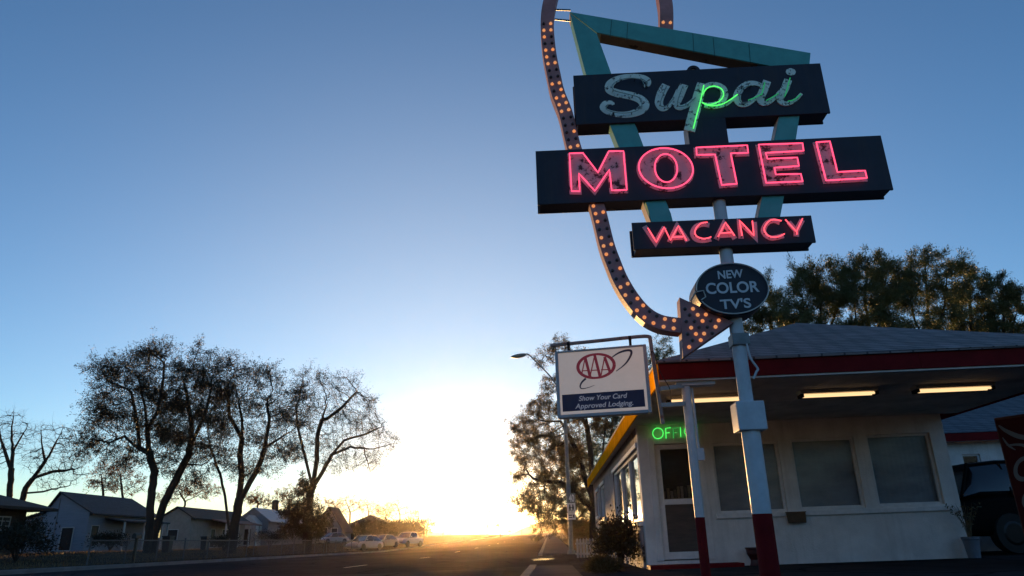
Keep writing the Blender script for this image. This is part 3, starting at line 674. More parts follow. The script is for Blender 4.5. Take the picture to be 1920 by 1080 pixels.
# --- MOTEL
M_ = px_path(Z4, [(382, 268), (525, 264), (685, 472), (800, 245), (955, 245), (990, 655), (830, 661), (805, 440), (652, 666), (482, 480), (492, 670), (405, 668)], NV)
def ell(cx, cy, rx, ry, rot=0, n=40):
    return [(cx+rx*math.cos(t)*math.cos(rot)-ry*math.sin(t)*math.sin(rot), cy+rx*math.cos(t)*math.sin(rot)+ry*math.sin(t)*math.cos(rot)) for t in np.linspace(0, 2*math.pi, n, endpoint=False)]
O1 = px_path(Z4, ell(1404, 425, 288, 212, .12), NV); O2 = px_path(Z4, ell(1405, 424, 118, 150, -.12), NV)
T_ = px_path(Z5, [(-195, 206), (345, 182), (355, 262), (170, 268), (235, 590), (75, 602), (5, 280), (-190, 284)], NV)
E_ = px_path(Z5, [(465, 175), (930, 160), (942, 240), (540, 262), (560, 325), (875, 312), (892, 402), (632, 420), (648, 492), (912, 485), (932, 565), (545, 580)], NV)
L_ = px_path(Z5, [(1075, 150), (1220, 140), (1300, 465), (1592, 450), (1612, 530), (1180, 555)], NV)
mb = MB()
for loops in ([M_], [O1, O2], [T_], [E_], [L_]): curve_fill(mb, SG, loops, .026, FV-.008, .007)
mb.build('lettering', m_pinkl, mbx)
ml = [(dense(q, .06, True), True) for q in (M_, O1, O2, T_, E_, L_)]
tubes('neon_tube', m_pink, mbx, ml, .0105); studs(mbx, ml)
# --- VACANCY
VS = [[(185, 200), (270, 340), (348, 190), (412, 322), (490, 178), (572, 325)], [(430, 292), (540, 285)],
      [(782, 143), (725, 150), (680, 185), (656, 235), (672, 280), (730, 304), (780, 302), (818, 288)],
      [(888, 288), (962, 143), (1052, 275)], [(912, 250), (1035, 243)], [(1128, 277), (1100, 122), (1246, 276), (1230, 128)],
      [(1522, 128), (1440, 116), (1385, 142), (1348, 205), (1372, 262), (1420, 288), (1490, 286), (1552, 258)],
      [(1560, 115), (1672, 235), (1732, 105)], [(1672, 235), (1676, 262)]]
sm = {2, 6}
vl = [((smooth_line(px_path(Z6, s, NV), 5) if i in sm else dense(px_path(Z6, s, NV))), False) for i, s in enumerate(VS)]
mb = MB()
VP = [[(150, 183), (262, 348), (352, 190)], [(400, 345), (478, 178), (585, 335)], [(435, 300), (530, 295)],
      [(800, 175), (730, 165), (665, 190), (632, 250), (660, 310), (730, 328), (815, 312)],
      [(868, 318), (945, 158), (1055, 312)], [(905, 278), (1015, 270)], [(1118, 308), (1095, 145), (1262, 305), (1248, 140)],
      [(1505, 150), (1440, 128), (1375, 155), (1340, 225), (1370, 280), (1430, 303), (1540, 278)],
      [(1590, 142), (1668, 232), (1728, 120)], [(1668, 225), (1668, 288)]]
for i, s in enumerate(VP):
    L = px_path(Z6, s, FV); L = smooth_line(L, 5) if i in (3, 7) else L
    ribbon(mb, SG, L, .068, FV-.004-.0012*(i % 5), FV+.001)
mb.build('lettering', m_vacl, vbx); tubes('neon_tube', m_redn, vbx, vl, .0085); studs(vbx, vl, 6)
# --- the script name
def sc(zf, pts, ws, i, k=7):
    L = smooth_line(px_path(zf, pts, FV), k); W = np.interp(np.linspace(0, 1, len(L)), np.linspace(0, 1, len(ws)), ws)/7.385/137
    ribbon(lm, SG, L, list(W), FV-.004-.0015*i, FV+.001)
lm = MB()
sc(Z2, [(1085, 385), (1140, 355), (1135, 300), (1050, 255), (900, 245), (740, 275), (625, 345), (615, 430), (720, 480), (880, 510), (1020, 555), (1095, 635), (1045, 715), (900, 770), (730, 775), (580, 735), (515, 675), (555, 615), (640, 610), (665, 640)],
   [50, 80, 95, 85, 80, 95, 120, 130, 130, 130, 135, 140, 130, 105, 90, 85, 80, 75, 60, 40], 0)
sc(Z2, [(1395, 365), (1330, 480), (1295, 610), (1340, 690), (1420, 670), (1500, 560), (1560, 430)], [120, 125, 115, 95, 60, 50, 50], 1)
sc(Z2, [(1645, 360), (1585, 500), (1540, 620), (1580, 680), (1680, 650), (1760, 590), (1850, 480)], [120, 125, 115, 85, 70, 65, 60], 2)
sc(Z3, [(118, 345), (75, 500), (30, 680), (-15, 840), (-55, 1005)], [130, 150, 155, 155, 155], 3)
sc(Z3, [(100, 480), (170, 390), (290, 365), (400, 410), (430, 500), (390, 590), (290, 640), (150, 640)], [70, 80, 90, 100, 105, 95, 80, 60], 4)
sc(Z3, [(150, 665), (270, 678), (420, 650), (520, 590), (610, 520)], [50, 55, 55, 50, 45], 5)
sc(Z3, [(930, 370), (840, 345), (730, 360), (640, 440), (600, 540), (640, 630), (730, 640), (830, 580), (920, 490)], [60, 75, 85, 100, 110, 90, 70, 55, 50], 6)
sc(Z3, [(1020, 315), (970, 440), (925, 560), (960, 625), (1040, 615), (1120, 550), (1200, 460)], [110, 120, 110, 80, 60, 55, 55], 7)
sc(Z3, [(1310, 300), (1260, 430), (1200, 550), (1230, 620), (1320, 625), (1420, 570), (1495, 490)], [110, 115, 105, 75, 60, 50, 45], 8)
c = uw(*Z3(1348, 185)); lm.prism(SG, ell(c[0], c[1], .068, .062, 0, 20), FV-.006, FV+.001)
lm.build('lettering', m_greyl, nbx)
gl = [[(145, 368), (105, 560), (50, 770), (0, 965)], [(125, 500), (190, 410), (290, 380), (390, 420), (418, 500), (370, 580), (280, 625), (200, 635), (118, 605)], [(118, 605), (190, 640), (280, 652), (400, 628), (500, 575), (612, 495)]]
g1 = [(smooth_line(px_path(Z3, s, NV), 6), False) for s in gl]
tubes('neon_tube', m_lime, nbx, g1, .008)
gd = [[(990, 325), (965, 430), (945, 500)], [(945, 490), (860, 535), (760, 575)], [(1340, 265), (1300, 420), (1262, 525)], [(1180, 480), (1100, 530), (1010, 580)], [(1490, 490), (1400, 565), (1310, 590)]]
g2 = [(smooth_line(px_path(Z3, s, NV), 5), False) for s in gd]
tubes('dim_neon_tube', m_limed, nbx, g2, .008)
off_ = [(Z2, [(1085, 355), (1050, 290), (900, 270), (740, 300), (650, 370), (680, 440), (860, 490), (1020, 540), (1060, 640), (1000, 715), (860, 750), (700, 745), (570, 700), (590, 640)]), (Z2, [(1130, 380), (1120, 320), (1040, 270)]), (Z2, [(1400, 380), (1330, 560), (1320, 650), (1400, 650), (1510, 540)]), (Z2, [(1630, 375), (1560, 570), (1570, 660), (1680, 640), (1800, 540)]), (Z3, [(800, 370), (690, 410), (640, 500), (660, 600), (760, 600)])]
g3 = [(smooth_line(px_path(z, s, NV), 5), False) for z, s in off_]
tubes('unlit_tube', m_off, nbx, g3, .0065); studs(nbx, g1+g2+g3, 8)
# --- oval sign
oc, orx, orz = uw(1372, 542, -.2), .455, .345
ov = ell(oc[0], oc[1], orx, orz, .03, 56)
mb = MB(); mb.prism(SG, ov, -.2, .2); oo = mb.build('oval_box', m_navy, sgn, smooth=True, bevel=.008)
mb = MB(); E2 = ell(oc[0], oc[1], orx-.012, orz-.012, .03, 56); mb.tube([SG(u, -.235, w) for u, w in E2[32:]+E2[:29]], .0085, n=7); mb.build('unlit_tube', mat('white_tube_glass', (.55, .58, .55), .25, .15, 9, spec=.6), oo, smooth=True)
mb = MB(); mb.tube([SG(oc[0]-.45, -.21, oc[1]-.02), SG(oc[0]-.5, -.12, oc[1]-.1), SG(oc[0]-.46, .02, oc[1]-.22), SG(oc[0]-.43, .05, oc[1]-.24)], .012); mb.tube([SG(oc[0]-.44, -.235, oc[1]-.03), SG(oc[0]-.36, -.24, oc[1]-.02), SG(oc[0]-.34, -.23, oc[1]-.1), SG(oc[0]-.4, -.235, oc[1]-.14)], .008); mb.build('cable', MATS['white_tube_glass'], oo, smooth=True)
mb = MB(); V_ = -.2045
def tx(s, x0, y0, x1, y1, bold=.012):
    a, b = uw(*Z6(x0, y0), V_), uw(*Z6(x1, y1), V_); h = uw(*Z6(x0, y0), V_)
    return a, b
def word(s, bl, br, h):
    a = uw(*Z6(*bl), V_); b = uw(*Z6(*br), V_); text(mb, SG, s, a[0], a[1], b[0], a[1]+h, V_, .003, 0, .022, (b[1]-a[1])/(b[0]-a[0]))
word('NEW', (890, 708), (1142, 690), .105); word('COLOR', (772, 858), (1305, 833), .140); word("TV'S", (915, 1010), (1222, 992), .120)
mb.build('lettering', mat('white_sign_letters', (.62, .66, .72), .5, .1, 20), oo)
# --- the arrow with its bulbs
cl_px = [(1250, 55), (1248, 0), (1228, -66), (1165, -115), (1095, -108), (1050, -60), (1031, 0), (1026, 42), (1030, 95), (1039, 142), (1046, 172), (1061, 212), (1077, 277), (1099, 335), (1120, 386), (1137.5, 455), (1150.5, 492), (1164.5, 525), (1186, 560), (1211, 588), (1240, 604), (1278, 610)]
AVF = -.1
CL = smooth_line([uw(x, y, AVF) for x, y in cl_px], 8)
mb = MB(); ribbon(mb, SG, CL, .196, AVF, .1); arr = mb.build('arrow', m_mauve, sgn, bevel=.006)
hd = [uw(x, y, AVF-.004) for x, y in ((1274, 557), (1376, 604), (1281, 670))]
hd_b = uw(1268, 560, AVF)
mb = MB(); mb.prism(SG, hd, AVF-.004, .104); head = mb.build('arrowhead', m_mauve, sgn, bevel=.006)
m_blit = emit('lit_bulb', (1, .42, .16), .22); m_bun = mat('unlit_bulb', (.05, .03, .03), .15, .2, 20, spec=.7); m_bdim = emit('dim_bulb', (1, .36, .12), .25)
def mesh_of(m):
    mb = MB(); mb.ball((0, -.022, 0), .0155, 8, 6, 1.0); mb.cyl((0, -.008, 0), (0, 0, 0), .024, n=10)
    o = mb.build('bulb', m, None, smooth=True); me = o.data; bpy.data.objects.remove(o); return me
bulbs = [mesh_of(m) for m in (m_blit, m_bun, m_bdim)]
CLa = np.array(CL); seg = np.linalg.norm(np.diff(CLa, axis=0), axis=1); cum = np.concatenate([[0], np.cumsum(seg)])
spots = []
brng = random.Random(11); d = .12
while d < cum[-1]-.05:
    i = min(len(seg)-1, np.searchsorted(cum, d)-1); t = (d-cum[i])/seg[i]; p = CLa[i]+(CLa[i+1]-CLa[i])*t; q = (CLa[i+1]-CLa[i])/seg[i]; nn = np.array([-q[1], q[0]])
    for s in (-.052, .052): spots.append((p+nn*s, AVF, int(d/.119), arr))
    d += .119
H3 = np.array([uw(x, y, AVF) for x, y in ((1274, 557), (1376, 604), (1281, 670))])
def inside(p, m):
    ok = True
    for k in range(3):
        a, b = H3[k], H3[(k+1) % 3]; e = (b-a)/np.linalg.norm(b-a); dd = (p-a)[0]*e[1]-(p-a)[1]*e[0]
        ok &= dd > m
    return ok
for k in range(3): pass
for i in range(12):
    for j in range(8):
        p = np.array([H3[0][0]-.05+j*.1+(i % 2)*.05, H3[0][1]-i*.082])
        if inside(p, .035): spots.append((p, AVF-.004, i+j*2, head))
prj = [(abs(s[0][1]-4.5) if s[0][1] < 7.9 else 99, k) for k, s in enumerate(spots)]
vis = [s for s in spots if s[0][1] < 7.85]
order = [s for s in vis if not (md[2]-.02 < s[0][1] < md[3]+.02 and md[0] < s[0][0] < md[1])]
extra = []
per = {id(arr): 0, id(head): 0}
for p, v, ph, par in order:
    r = brng.random(); kind = 0 if (ph % 6 in (0, 1) and r < .85) or r < .05 else (2 if r < .32 else 1)
    if per[id(par)] >= 99: extra.append((p, v, kind, par)); continue
    per[id(par)] += 1
    o = bpy.data.objects.new('bulb', bulbs[kind]); col.objects.link(o); o.parent = par
    o.location = SG(p[0], v, p[1]); o.rotation_euler.z = -SG.yaw
if extra:
    mb = MB()
    for p, v, kind, par in extra: mb.ball(SG(p[0], v-.026, p[1]), .021, 8, 6)
    o = mb.build('bulb_row', m_bun, arr, smooth=True); o['kind'] = 'stuff'
mb = MB()
for yy in ((18, 18), (36, 38)):
    a, b = uw(1040, yy[0], 0), uw(1070, yy[1]+1, 0); mb.cyl(SG(a[0], 0, a[1]), SG(b[0], 0, b[1]), .014, n=8)
mb.build('arrow_tie', MATS['grey_galvanised'], sgn)

# ------------------------------------------------------------------ the hanging club sign on the canopy post
p0 = BF(pu, -4.25, 0)
AX = atY(1232, 728, 9.55)
AF = Frame((AX[0], AX[1], 0), 13.5)
auw = lambda x, y, v=-.07: AF.uw(x, y, v)
Z7 = lambda x, y: (1030+x/6.5455, 630+y/6.5455)
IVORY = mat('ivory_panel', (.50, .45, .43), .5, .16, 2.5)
IVORY.node_tree.nodes['Principled BSDF'].inputs['Emission Color'].default_value = (1, .84, .76, 1); IVORY.node_tree.nodes['Principled BSDF'].inputs['Emission Strength'].default_value = .075   # glow put in for sunset light coming through the panel
hs = thing('hanging_sign', AF(0, 0, 2.2), 'white motor club sign with red letters in an oval, hanging from a pipe arm', 'hanging sign')
c = [auw(*Z7(*p)) for p in ((62, 195), (1180, 95), (1262, 930), (105, 1018))]
a0, a1 = (c[0][0]+c[3][0])/2, (c[1][0]+c[2][0])/2; b0, b1 = (c[2][1]+c[3][1])/2, (c[0][1]+c[1][1])/2
m_frm = mat('grey_blue_frame', (.30, .34, .38), .45, .2, 6, metal=.3)
mb = MB(); t = .045
for (p, q, r, s) in ((a0, a0+t, b0, b1), (a1-t, a1, b0, b1), (a0+t, a1-t, b0, b0+t), (a0+t, a1-t, b1-t*.6, b1)): mb.box(AF, p, q, -.07, .07, r, s)
frm = mb.build('frame', m_frm, hs, bevel=.006)
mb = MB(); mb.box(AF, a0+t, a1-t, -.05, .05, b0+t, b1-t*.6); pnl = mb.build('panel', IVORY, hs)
PV = -.0515
zz = lambda pts, v=PV: [auw(*Z7(*p), v) for p in pts]
mb = MB(); B4 = zz([(155, 722), (1155, 655), (1178, 860), (165, 935)])
mb.prism(AF, [(min(B4[0][0], B4[3][0]), (B4[0][1]+B4[1][1])/2), (max(B4[1][0], B4[2][0]), (B4[0][1]+B4[1][1])/2), (max(B4[1][0], B4[2][0]), (B4[2][1]+B4[3][1])/2), (min(B4[0][0], B4[3][0]), (B4[2][1]+B4[3][1])/2)], PV, -.0502)
mb.build('blue_band', mat('navy_band', (.018, .026, .085), .5, .15, 5), pnl)
mb = MB()
def aw(s, bl, br, h):
    a, b = zz([bl, br], PV-.0025); text(mb, AF, s, a[0], a[1], b[0], a[1]+h, PV-.0025, .002, .22, .012, (b[1]-a[1])/(b[0]-a[0]))
aw('Show Your Card', (362, 797), (945, 757), .068); aw('Approved Lodging.', (318, 893), (1030, 846), .068)
mb.build('lettering', emit('pale_band_letters', (.6, .62, .75), .05), pnl)  # letters emit slightly, standing in for light through the panel
m_ared = emit('crimson_emblem', (.4, .015, .03), .06); m_ablu = mat('navy_emblem', (.03, .035, .08), .5, .15, 8)  # the crimson's emission likewise stands in for light from behind
mb = MB(); oe = zz([(572-.0, 368)])[0]; e1 = zz([(812, 350)])[0]; e2 = zz([(566, 214)])[0]
erx, ery = np.hypot(e1[0]-oe[0], e1[1]-oe[1]), np.hypot(e2[0]-oe[0], e2[1]-oe[1])
Lo = ell(oe[0], oe[1], erx-.018, ery-.012, .02, 48); ribbon(mb, AF, Lo+[Lo[0]], [(.030+.016*abs(math.cos(2*math.pi*i/48)))for i in range(49)], PV-.001, -.0502)
def st(a, b, w, i): ribbon(mb, AF, zz([a, b]), w, PV-.0013-.0004*i, -.0502)
for k, (ap, lf, rt) in enumerate((((440, 262), (398, 470), (500, 500)), ((556, 236), (500, 500), (624, 505)), ((678, 258), (632, 500), (752, 462)))):
    st(ap, lf, .016, 1+k*3); st(ap, rt, .040, 2+k*3); st(((ap[0]+lf[0])/2-22, 428-k*6), ((ap[0]+rt[0])/2+12, 424-k*6), .014, 3+k*3)
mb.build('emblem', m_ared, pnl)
mb = MB(); L = smooth_line(zz([(768, 262), (850, 208), (940, 178), (1000, 182), (1002, 230), (955, 315), (890, 380), (818, 432)]), 6); n = len(L)
ribbon(mb, AF, L, [.012+.028*math.sin(math.pi*min(1, i/n*1.1))**1.0*(1-i/n*.6) for i in range(n)], PV-.001, -.0502)
mb.build('swoosh', m_ablu, pnl); mb = MB()
L = smooth_line(zz([(448, 520), (398, 570), (378, 620), (400, 645), (470, 635), (556, 604)]), 6); n = len(L)
ribbon(mb, AF, L, [.026*(1-i/n)+.003 for i in range(n)], PV-.001, -.0502); mb.build('swoosh', m_ablu, pnl)
pt = [AF.on(x, y, 1, 0) for x, y in ((1032, 648), (1208, 630.5), (1219, 636), (1243, 795))]
m_pipe = worn('rusty_pipe', (.26, .25, .26), (.18, .08, .06), .42, 7, .7)
mb = MB(); K = [AF(*q) for q in pt]
mb.tube(smooth_line([K[0], K[0]*.5+K[1]*.5, K[1], K[2]], 5)+smooth_line([K[2], K[2]*.6+K[3]*.4, K[3]], 5)[1:], .027, n=10); mb.build('pipe_arm', m_pipe, hs, smooth=True)
for x in (1066, 1181):
    mb = MB()
    q = AF.on(x, 645 if x < 1100 else 634, 1, 0); mb.box(AF, q[0]-.018, q[0]+.018, -.02, .02, b1-.0, q[2]-.02)
    mb.cyl(AF(q[0]-.02, 0, q[2]), AF(q[0]+.02, 0, q[2]), .036, n=12); mb.build('hanger', m_dark, hs)
for y0, y1 in ((729, 723), (760, 757)):
    mb = MB()
    q = AF.on(1240, y0, 1, 0); r_ = BF.on(1288, y1, 1, -4.25); a = AF(*q); b = BF(pu, -4.25, r_[2])
    d = (b-a)/np.linalg.norm(b-a); F2 = Frame(a, -math.degrees(math.atan2(d[1], d[0])), d[2]/np.hypot(d[0], d[1])); Lh = np.hypot(*(b-a)[:2])
    mb.box(F2, -.03, Lh-.06, -.035, .035, -.03, .03); mb.build('wall_bracket', MATS['grey_blue_frame'], hs, bevel=.004)
mb = MB(); mb.tube(smooth_line([AF(pt[2][0]-.03, -.03, pt[2][2]-.25), AF(pt[2][0]+.03, -.05, pt[2][2]-.2), AF(pt[2][0]+.1, -.05, pt[2][2]-.5), AF(pt[2][0]+.2, 0, pt[2][2]-.72), AF(pt[2][0]+.2, .1, pt[2][2]-.9)], 6), .006, n=5); mb.build('cable', m_dark, hs)

# ------------------------------------------------------------------ street furniture on the right
def hp(x, y, Y): return ST.I @ atY(x, y, Y)
lb = atY(1071.5, 1038, 33); LX, LY = lb[0], lb[1]
lamp = thing('street_lamp', (LX, LY, H(*(ST.I @ lb)[:2])), 'tall grey street lamp with a single arm reaching over the road', 'street lamp')
m_galv = mat('galvanised_steel', (.17, .18, .18), .5, .3, 6, metal=.3)
zb = H(*(ST.I @ lb)[:2]); hd_ = atY(966, 668, 33); el = atY(1040, 716, 33); tp = atY(1066, 752, 33)
mb = MB(); mb.cyl((LX, LY, zb), (LX, LY, tp[2]), .11, .075, 14); lp = mb.build('pole', m_galv, lamp, smooth=True)
mb = MB(); mb.cyl((LX, LY, zb), (LX, LY, zb+.25), .2, .16, 12); mb.build('base', m_galv, lp)
hd2 = atY(986, 664.5, 33)
mb = MB(); A_ = [np.array([LX, LY, tp[2]-.1]), el, np.array([hd2[0]+.35, 33, hd2[2]-.22]), np.array([hd2[0]+.1, 33, hd2[2]]), np.array([hd2[0]-.1, 33, hd2[2]])]
mb.tube(smooth_line(A_, 6), .035, n=8); mb.build('arm', m_galv, lamp, smooth=True)
mb = MB(); hx0 = atY(958, 669, 33)
ns = 9; rings = []
for i in range(ns):
    t = i/(ns-1); p = hd2*(1-t)+np.array([hx0[0], 33, hx0[2]])*t; r = .16*math.sin(math.pi*(.12+.84*t))**.6
    rings.append((p, r))
n = 10
for p, r in rings: mb.v += [(p[0], p[1]+r*math.cos(a), p[2]+r*(.55 if math.sin(a) > 0 else .8)*math.sin(a)) for a in np.linspace(0, 2*math.pi, n, endpoint=False)]
mb.f = [(i*n+k, i*n+(k+1) % n, (i+1)*n+(k+1) % n, (i+1)*n+k) for i in range(ns-1) for k in range(n)]+[tuple(range(n)), tuple(range((ns-1)*n, ns*n))]
mb.build('lamp_head', mat('pale_lamp_housing', (.34, .34, .33), .5, .2, 8), lamp, smooth=True)
# road signs strapped to the lamp pole
RF = Frame((LX, LY-.14, 0), YAW)
def plate(name, label, x0, y0, x1, y1, m, words, wm):
    a, b = RF.on(x0, y0, 1, 0), RF.on(x1, y1, 1, 0)
    o = thing(name, RF((a[0]+b[0])/2, 0, b[2]), label, 'road sign')
    mb = MB(); mb.box(RF, a[0], b[0], 0, .006, b[2], a[2]); p = mb.build('plate', m, o, bevel=.002)
    mb = MB(); words(mb, a[0], b[0], b[2], a[2]); mb.build('lettering', wm, p)
    mb = MB(); mb.box(RF, (a[0]+b[0])/2-.03, (a[0]+b[0])/2+.03, .007, .05, (a[2]+b[2])/2-.02, (a[2]+b[2])/2+.02); mb.build('strap', m_galv, o)
m_blk = mat('sign_black', (.02, .02, .02), .6, .2, 9); m_whs = mat('sign_white', (.55, .57, .55), .5, .15, 6); m_grs = mat('dull_sign_face', (.16, .17, .15), .6, .2, 6)
def w40(mb, u0, u1, w0, w1):
    text(mb, RF, '40', u0+.06, w0+.05, u1-.06, w1-.06, -.004, .003, 0, .03)
def wpic(mb, u0, u1, w0, w1):
    h = w1-w0; c = (u0+u1)/2
    for du in (-.07, .07):
        mb.prism(RF, ell(c+du, w0+h*.78, .032, .036, 0, 10), -.004, -.001)
        ribbon(mb, RF, [(c+du, w0+h*.68), (c+du, w0+h*.4)], .075, -.004, -.001)
        for k in (-1, 1): ribbon(mb, RF, [(c+du+k*.015, w0+h*.4), (c+du+k*.05, w0+h*.12)], .03, -.004-.0005*k, -.001)
    ribbon(mb, RF, [(c-.04, w0+h*.55), (c+.04, w0+h*.5)], .025, -.0048, -.001)
def wbar(mb, u0, u1, w0, w1):
    h = w1-w0; ribbon(mb, RF, [(u0+.05, w0+h*.66), (u1-.14, w0+h*.66)], h*.14, -.004, -.001); ribbon(mb, RF, [(u1-.11, w0+h*.5), (u1-.05, w0+h*.5)], h*.5, -.0045, -.001); ribbon(mb, RF, [(u0+.05, w0+h*.32), (u1-.14, w0+h*.32)], h*.14, -.0042, -.001)
plate('speed_sign', 'dull speed plate reading 40, topmost of the signs on the lamp pole', 1063.5, 925, 1079.5, 942.5, m_grs, w40, m_whs)
plate('crossing_sign', 'white plate with dark walking figures under the 40 plate', 1063.5, 943.5, 1079.5, 961, m_whs, wpic, m_blk)
plate('notice_plate', 'small white plate lowest of the signs on the lamp pole', 1064, 962, 1079.5, 974, m_whs, wbar, m_blk)
# picket fence
f0, f1 = ground_at(1081, 1040), ground_at(1113, 1039)
FA = ST.I @ atY(1080, 1030, 25); fz = H(FA[0], FA[1])
ftop = (ST.I @ atY(1095, 1009, 25))[2]
pf = thing('picket_fence', ST(FA[0]+.4, FA[1], fz), 'short white picket fence beyond the shrub beside the office', 'fence')
PFm = mat('white_pickets', (.45, .42, .42), .8, .3, 5)
mb = MB()
for k in range(8):
    s = FA[0]+.02+k*.105; mb.prism(ST, [(s, fz), (s+.07, fz), (s+.07, ftop-.05), (s+.035, ftop), (s, ftop-.05)], FA[1], FA[1]+.02)
mb.build('pickets', PFm, pf)
mb = MB()
for w in (fz+.18, ftop-.2): mb.box(ST, FA[0]-.02, FA[0]+.86, FA[1]+.021, FA[1]+.06, w, w+.06)
mb.build('rail', PFm, pf)
# puddle catching the sunset on the drive
mb = MB(); prng = np.random.default_rng(2)
R = [(-.32+(.36+.07*math.sin(3*t+1)+.05*math.sin(5*t))*math.cos(t), 26.6+(1.5+.35*math.sin(2*t)+.2*math.sin(5*t))*math.sin(t)) for t in np.linspace(0, 2*math.pi, 40, endpoint=False)]
mb.v = [tuple(ST(s, t, .034)) for s, t in R]; mb.f = [tuple(range(40))]
pud = mb.build('puddle', mat('still_water', (.03, .03, .03), .09, .1, 3, spec=.9, bump=.12, bscale=1.5)); pud['kind'] = 'structure'

# ------------------------------------------------------------------ houses across the street
def house(name, label, s0, s1, t0, t1, ze, zr, wm, rm, hip=False, over=.45, ridge_s=None, lean=None, zlean=None):
    """walls s0..s1 x t0..t1, eaves at ze, ridge along the street at zr"""
    zg = min(H(s0, t0), H(s1, t0), H(s1, t1))-.1; rs = (s0+s1)/2 if ridge_s is None else ridge_s
    h = thing(name, ST((s0+s1)/2, (t0+t1)/2, zg), label, 'house')
    mb = MB()
    if hip: mb.box(ST, s0, s1, t0, t1, zg, ze)
    else: mb.prism(ST, [(s0, zg), (s1, zg), (s1, ze), (rs, zr-.05), (s0, ze)], t0, t1)
    if lean: mb.prism(ST, [(lean, zg), (s0-.002, zg), (s0-.002, ze-.08), (lean, zlean)], t0+.02, t1)
    mb.build('wall', wm, h)
    mb = MB(); th = .12; g = (zr-ze)/(s1-rs); gl = (zr-ze)/(rs-s0)
    def slab(q):
        n = len(q); mb.add(q+[p-np.array([0, 0, th]) for p in q], [tuple(range(n)), tuple(reversed(range(n, 2*n)))]+[(i, i+n, (i+1) % n+n, (i+1) % n) for i in range(n)])
    o = over
    if hip:
        hh = min((s1-s0)/2, (t1-t0)/2); zt = zr
        c = [ST(s0-o, t0-o, ze-.05), ST(s1+o, t0-o, ze-.05), ST(s1+o, t1+o, ze-.05), ST(s0-o, t1+o, ze-.05), ST(rs, t0+hh, zt), ST(rs, max(t0+hh+.1, t1-hh), zt)]
        mb.add(c+[p-np.array([0, 0, .18]) for p in c[:4]], [(0, 1, 4), (1, 2, 5, 4), (2, 3, 5), (3, 0, 4, 5), (0, 6, 7, 1), (1, 7, 8, 2), (2, 8, 9, 3), (3, 9, 6, 0), (6, 9, 8, 7)])
    else:
        slab([ST(rs, t0-o*.6, zr+th), ST(s1+o, t0-o*.6, ze-g*o+th), ST(s1+o, t1+o*.6, ze-g*o+th), ST(rs, t1+o*.6, zr+th)])
        if lean: slab([ST(rs-.001, t0-o*.6, zr+th), ST(rs-.001, t1+o*.6, zr+th), ST(s0, t1+o*.6, ze+th), ST(s0, t0-o*.6, ze+th)]); slab([ST(s0-.001, t0-o*.6, ze+th-.01), ST(s0-.001, t1+o*.6, ze+th-.01), ST(lean-o, t1+o*.6, zlean-.1+th), ST(lean-o, t0-o*.6, zlean-.1+th)])
        else: slab([ST(rs-.001, t0-o*.6, zr+th), ST(rs-.001, t1+o*.6, zr+th), ST(s0-o, t1+o*.6, ze-gl*o+th), ST(s0-o, t0-o*.6, ze-gl*o+th)])
    r = mb.build('roof', rm, h)
    return h, r, zg
m_hblue = mat('pale_blue_siding', (.24, .27, .33), .8, .25, 2, .3, stretch=(.4, .4, 9)); m_hdk = mat('dark_brown_siding', (.05, .035, .03), .85, .4, 2)
m_hbe = mat('beige_siding', (.30, .27, .24), .85, .25, 2); m_hgr = mat('grey_siding', (.2, .2, .22), .85, .25, 2); m_htan = mat('tan_stucco', (.28, .22, .17), .9, .25, 2)
rf1 = shingles('dark_shingles', (.055, .05, .05)); rf2 = shingles('slate_shingles', (.07, .08, .10)); rf3 = mat('metal_roof', (.22, .25, .30), .5, .25, 3, stretch=(6, .3, 1)); rf4 = shingles('brown_shingles', (.07, .05, .045))
m_win = mat('dark_window', (.02, .022, .028), .4, .3, 2, spec=.15); m_wht = mat('white_window_frame', (.45, .45, .45), .6, .2, 8)
def opening(h, axis, fixed, a0, a1, z0, z1, name='window', fm=None, panes=1):
    """framed window or door standing 3 cm proud of a wall; axis 't': wall facing the camera, 's': wall facing the street"""
    f = .07; fm = fm or m_wht; mb = MB(); sg_ = -1 if axis == 't' else 1
    def bxx(m, a, b, c, d, p, q):
        lo, hi = sorted((fixed+sg_*p, fixed+sg_*q))
        if axis == 't': m.box(ST, a, b, lo, hi, c, d)
        else: m.box(ST, lo, hi, a, b, c, d)
    for (a, b, c, d) in ((a0, a0+f, z0, z1), (a1-f, a1, z0, z1), (a0+f, a1-f, z1-f, z1), (a0+f, a1-f, z0, z0+f)): bxx(mb, a, b, c, d, -.02, .05)
    for k in range(1, panes):
        x = a0+(a1-a0)*k/panes; bxx(mb, x-.025, x+.025, z0+f, z1-f, .012, .04); bxx(mb, a0+f, a1-f, z0+(z1-z0)*k/panes-.025, z0+(z1-z0)*k/panes+.025, .012, .044)
    o = mb.build(name, fm, h); mb = MB(); bxx(mb, a0+f, a1-f, z0+f, z1-f, -.01, .01); mb.build('pane' if name == 'window' else 'panel', m_win, o)
# near dark house at the left edge
q = hp(36, 1030, 50); e = hp(78, 953, 50); rr = hp(0, 921, 47)
h, r, zg = house('hipped_house', 'dark house with low hipped roof at the far left edge', q[0]-9, q[0], q[1]-9.5, q[1], e[2]+.05, e[2]+2.0, m_hdk, rf1, hip=True, over=1.3)
a = hp(2, 996, 49); b = hp(24, 969, 49); opening(h, 's', q[0], q[1]-3.6, q[1]-1.4, a[2], b[2], panes=3)
opening(h, 's', q[0], q[1]-7.6, q[1]-6, a[2], b[2], panes=3)
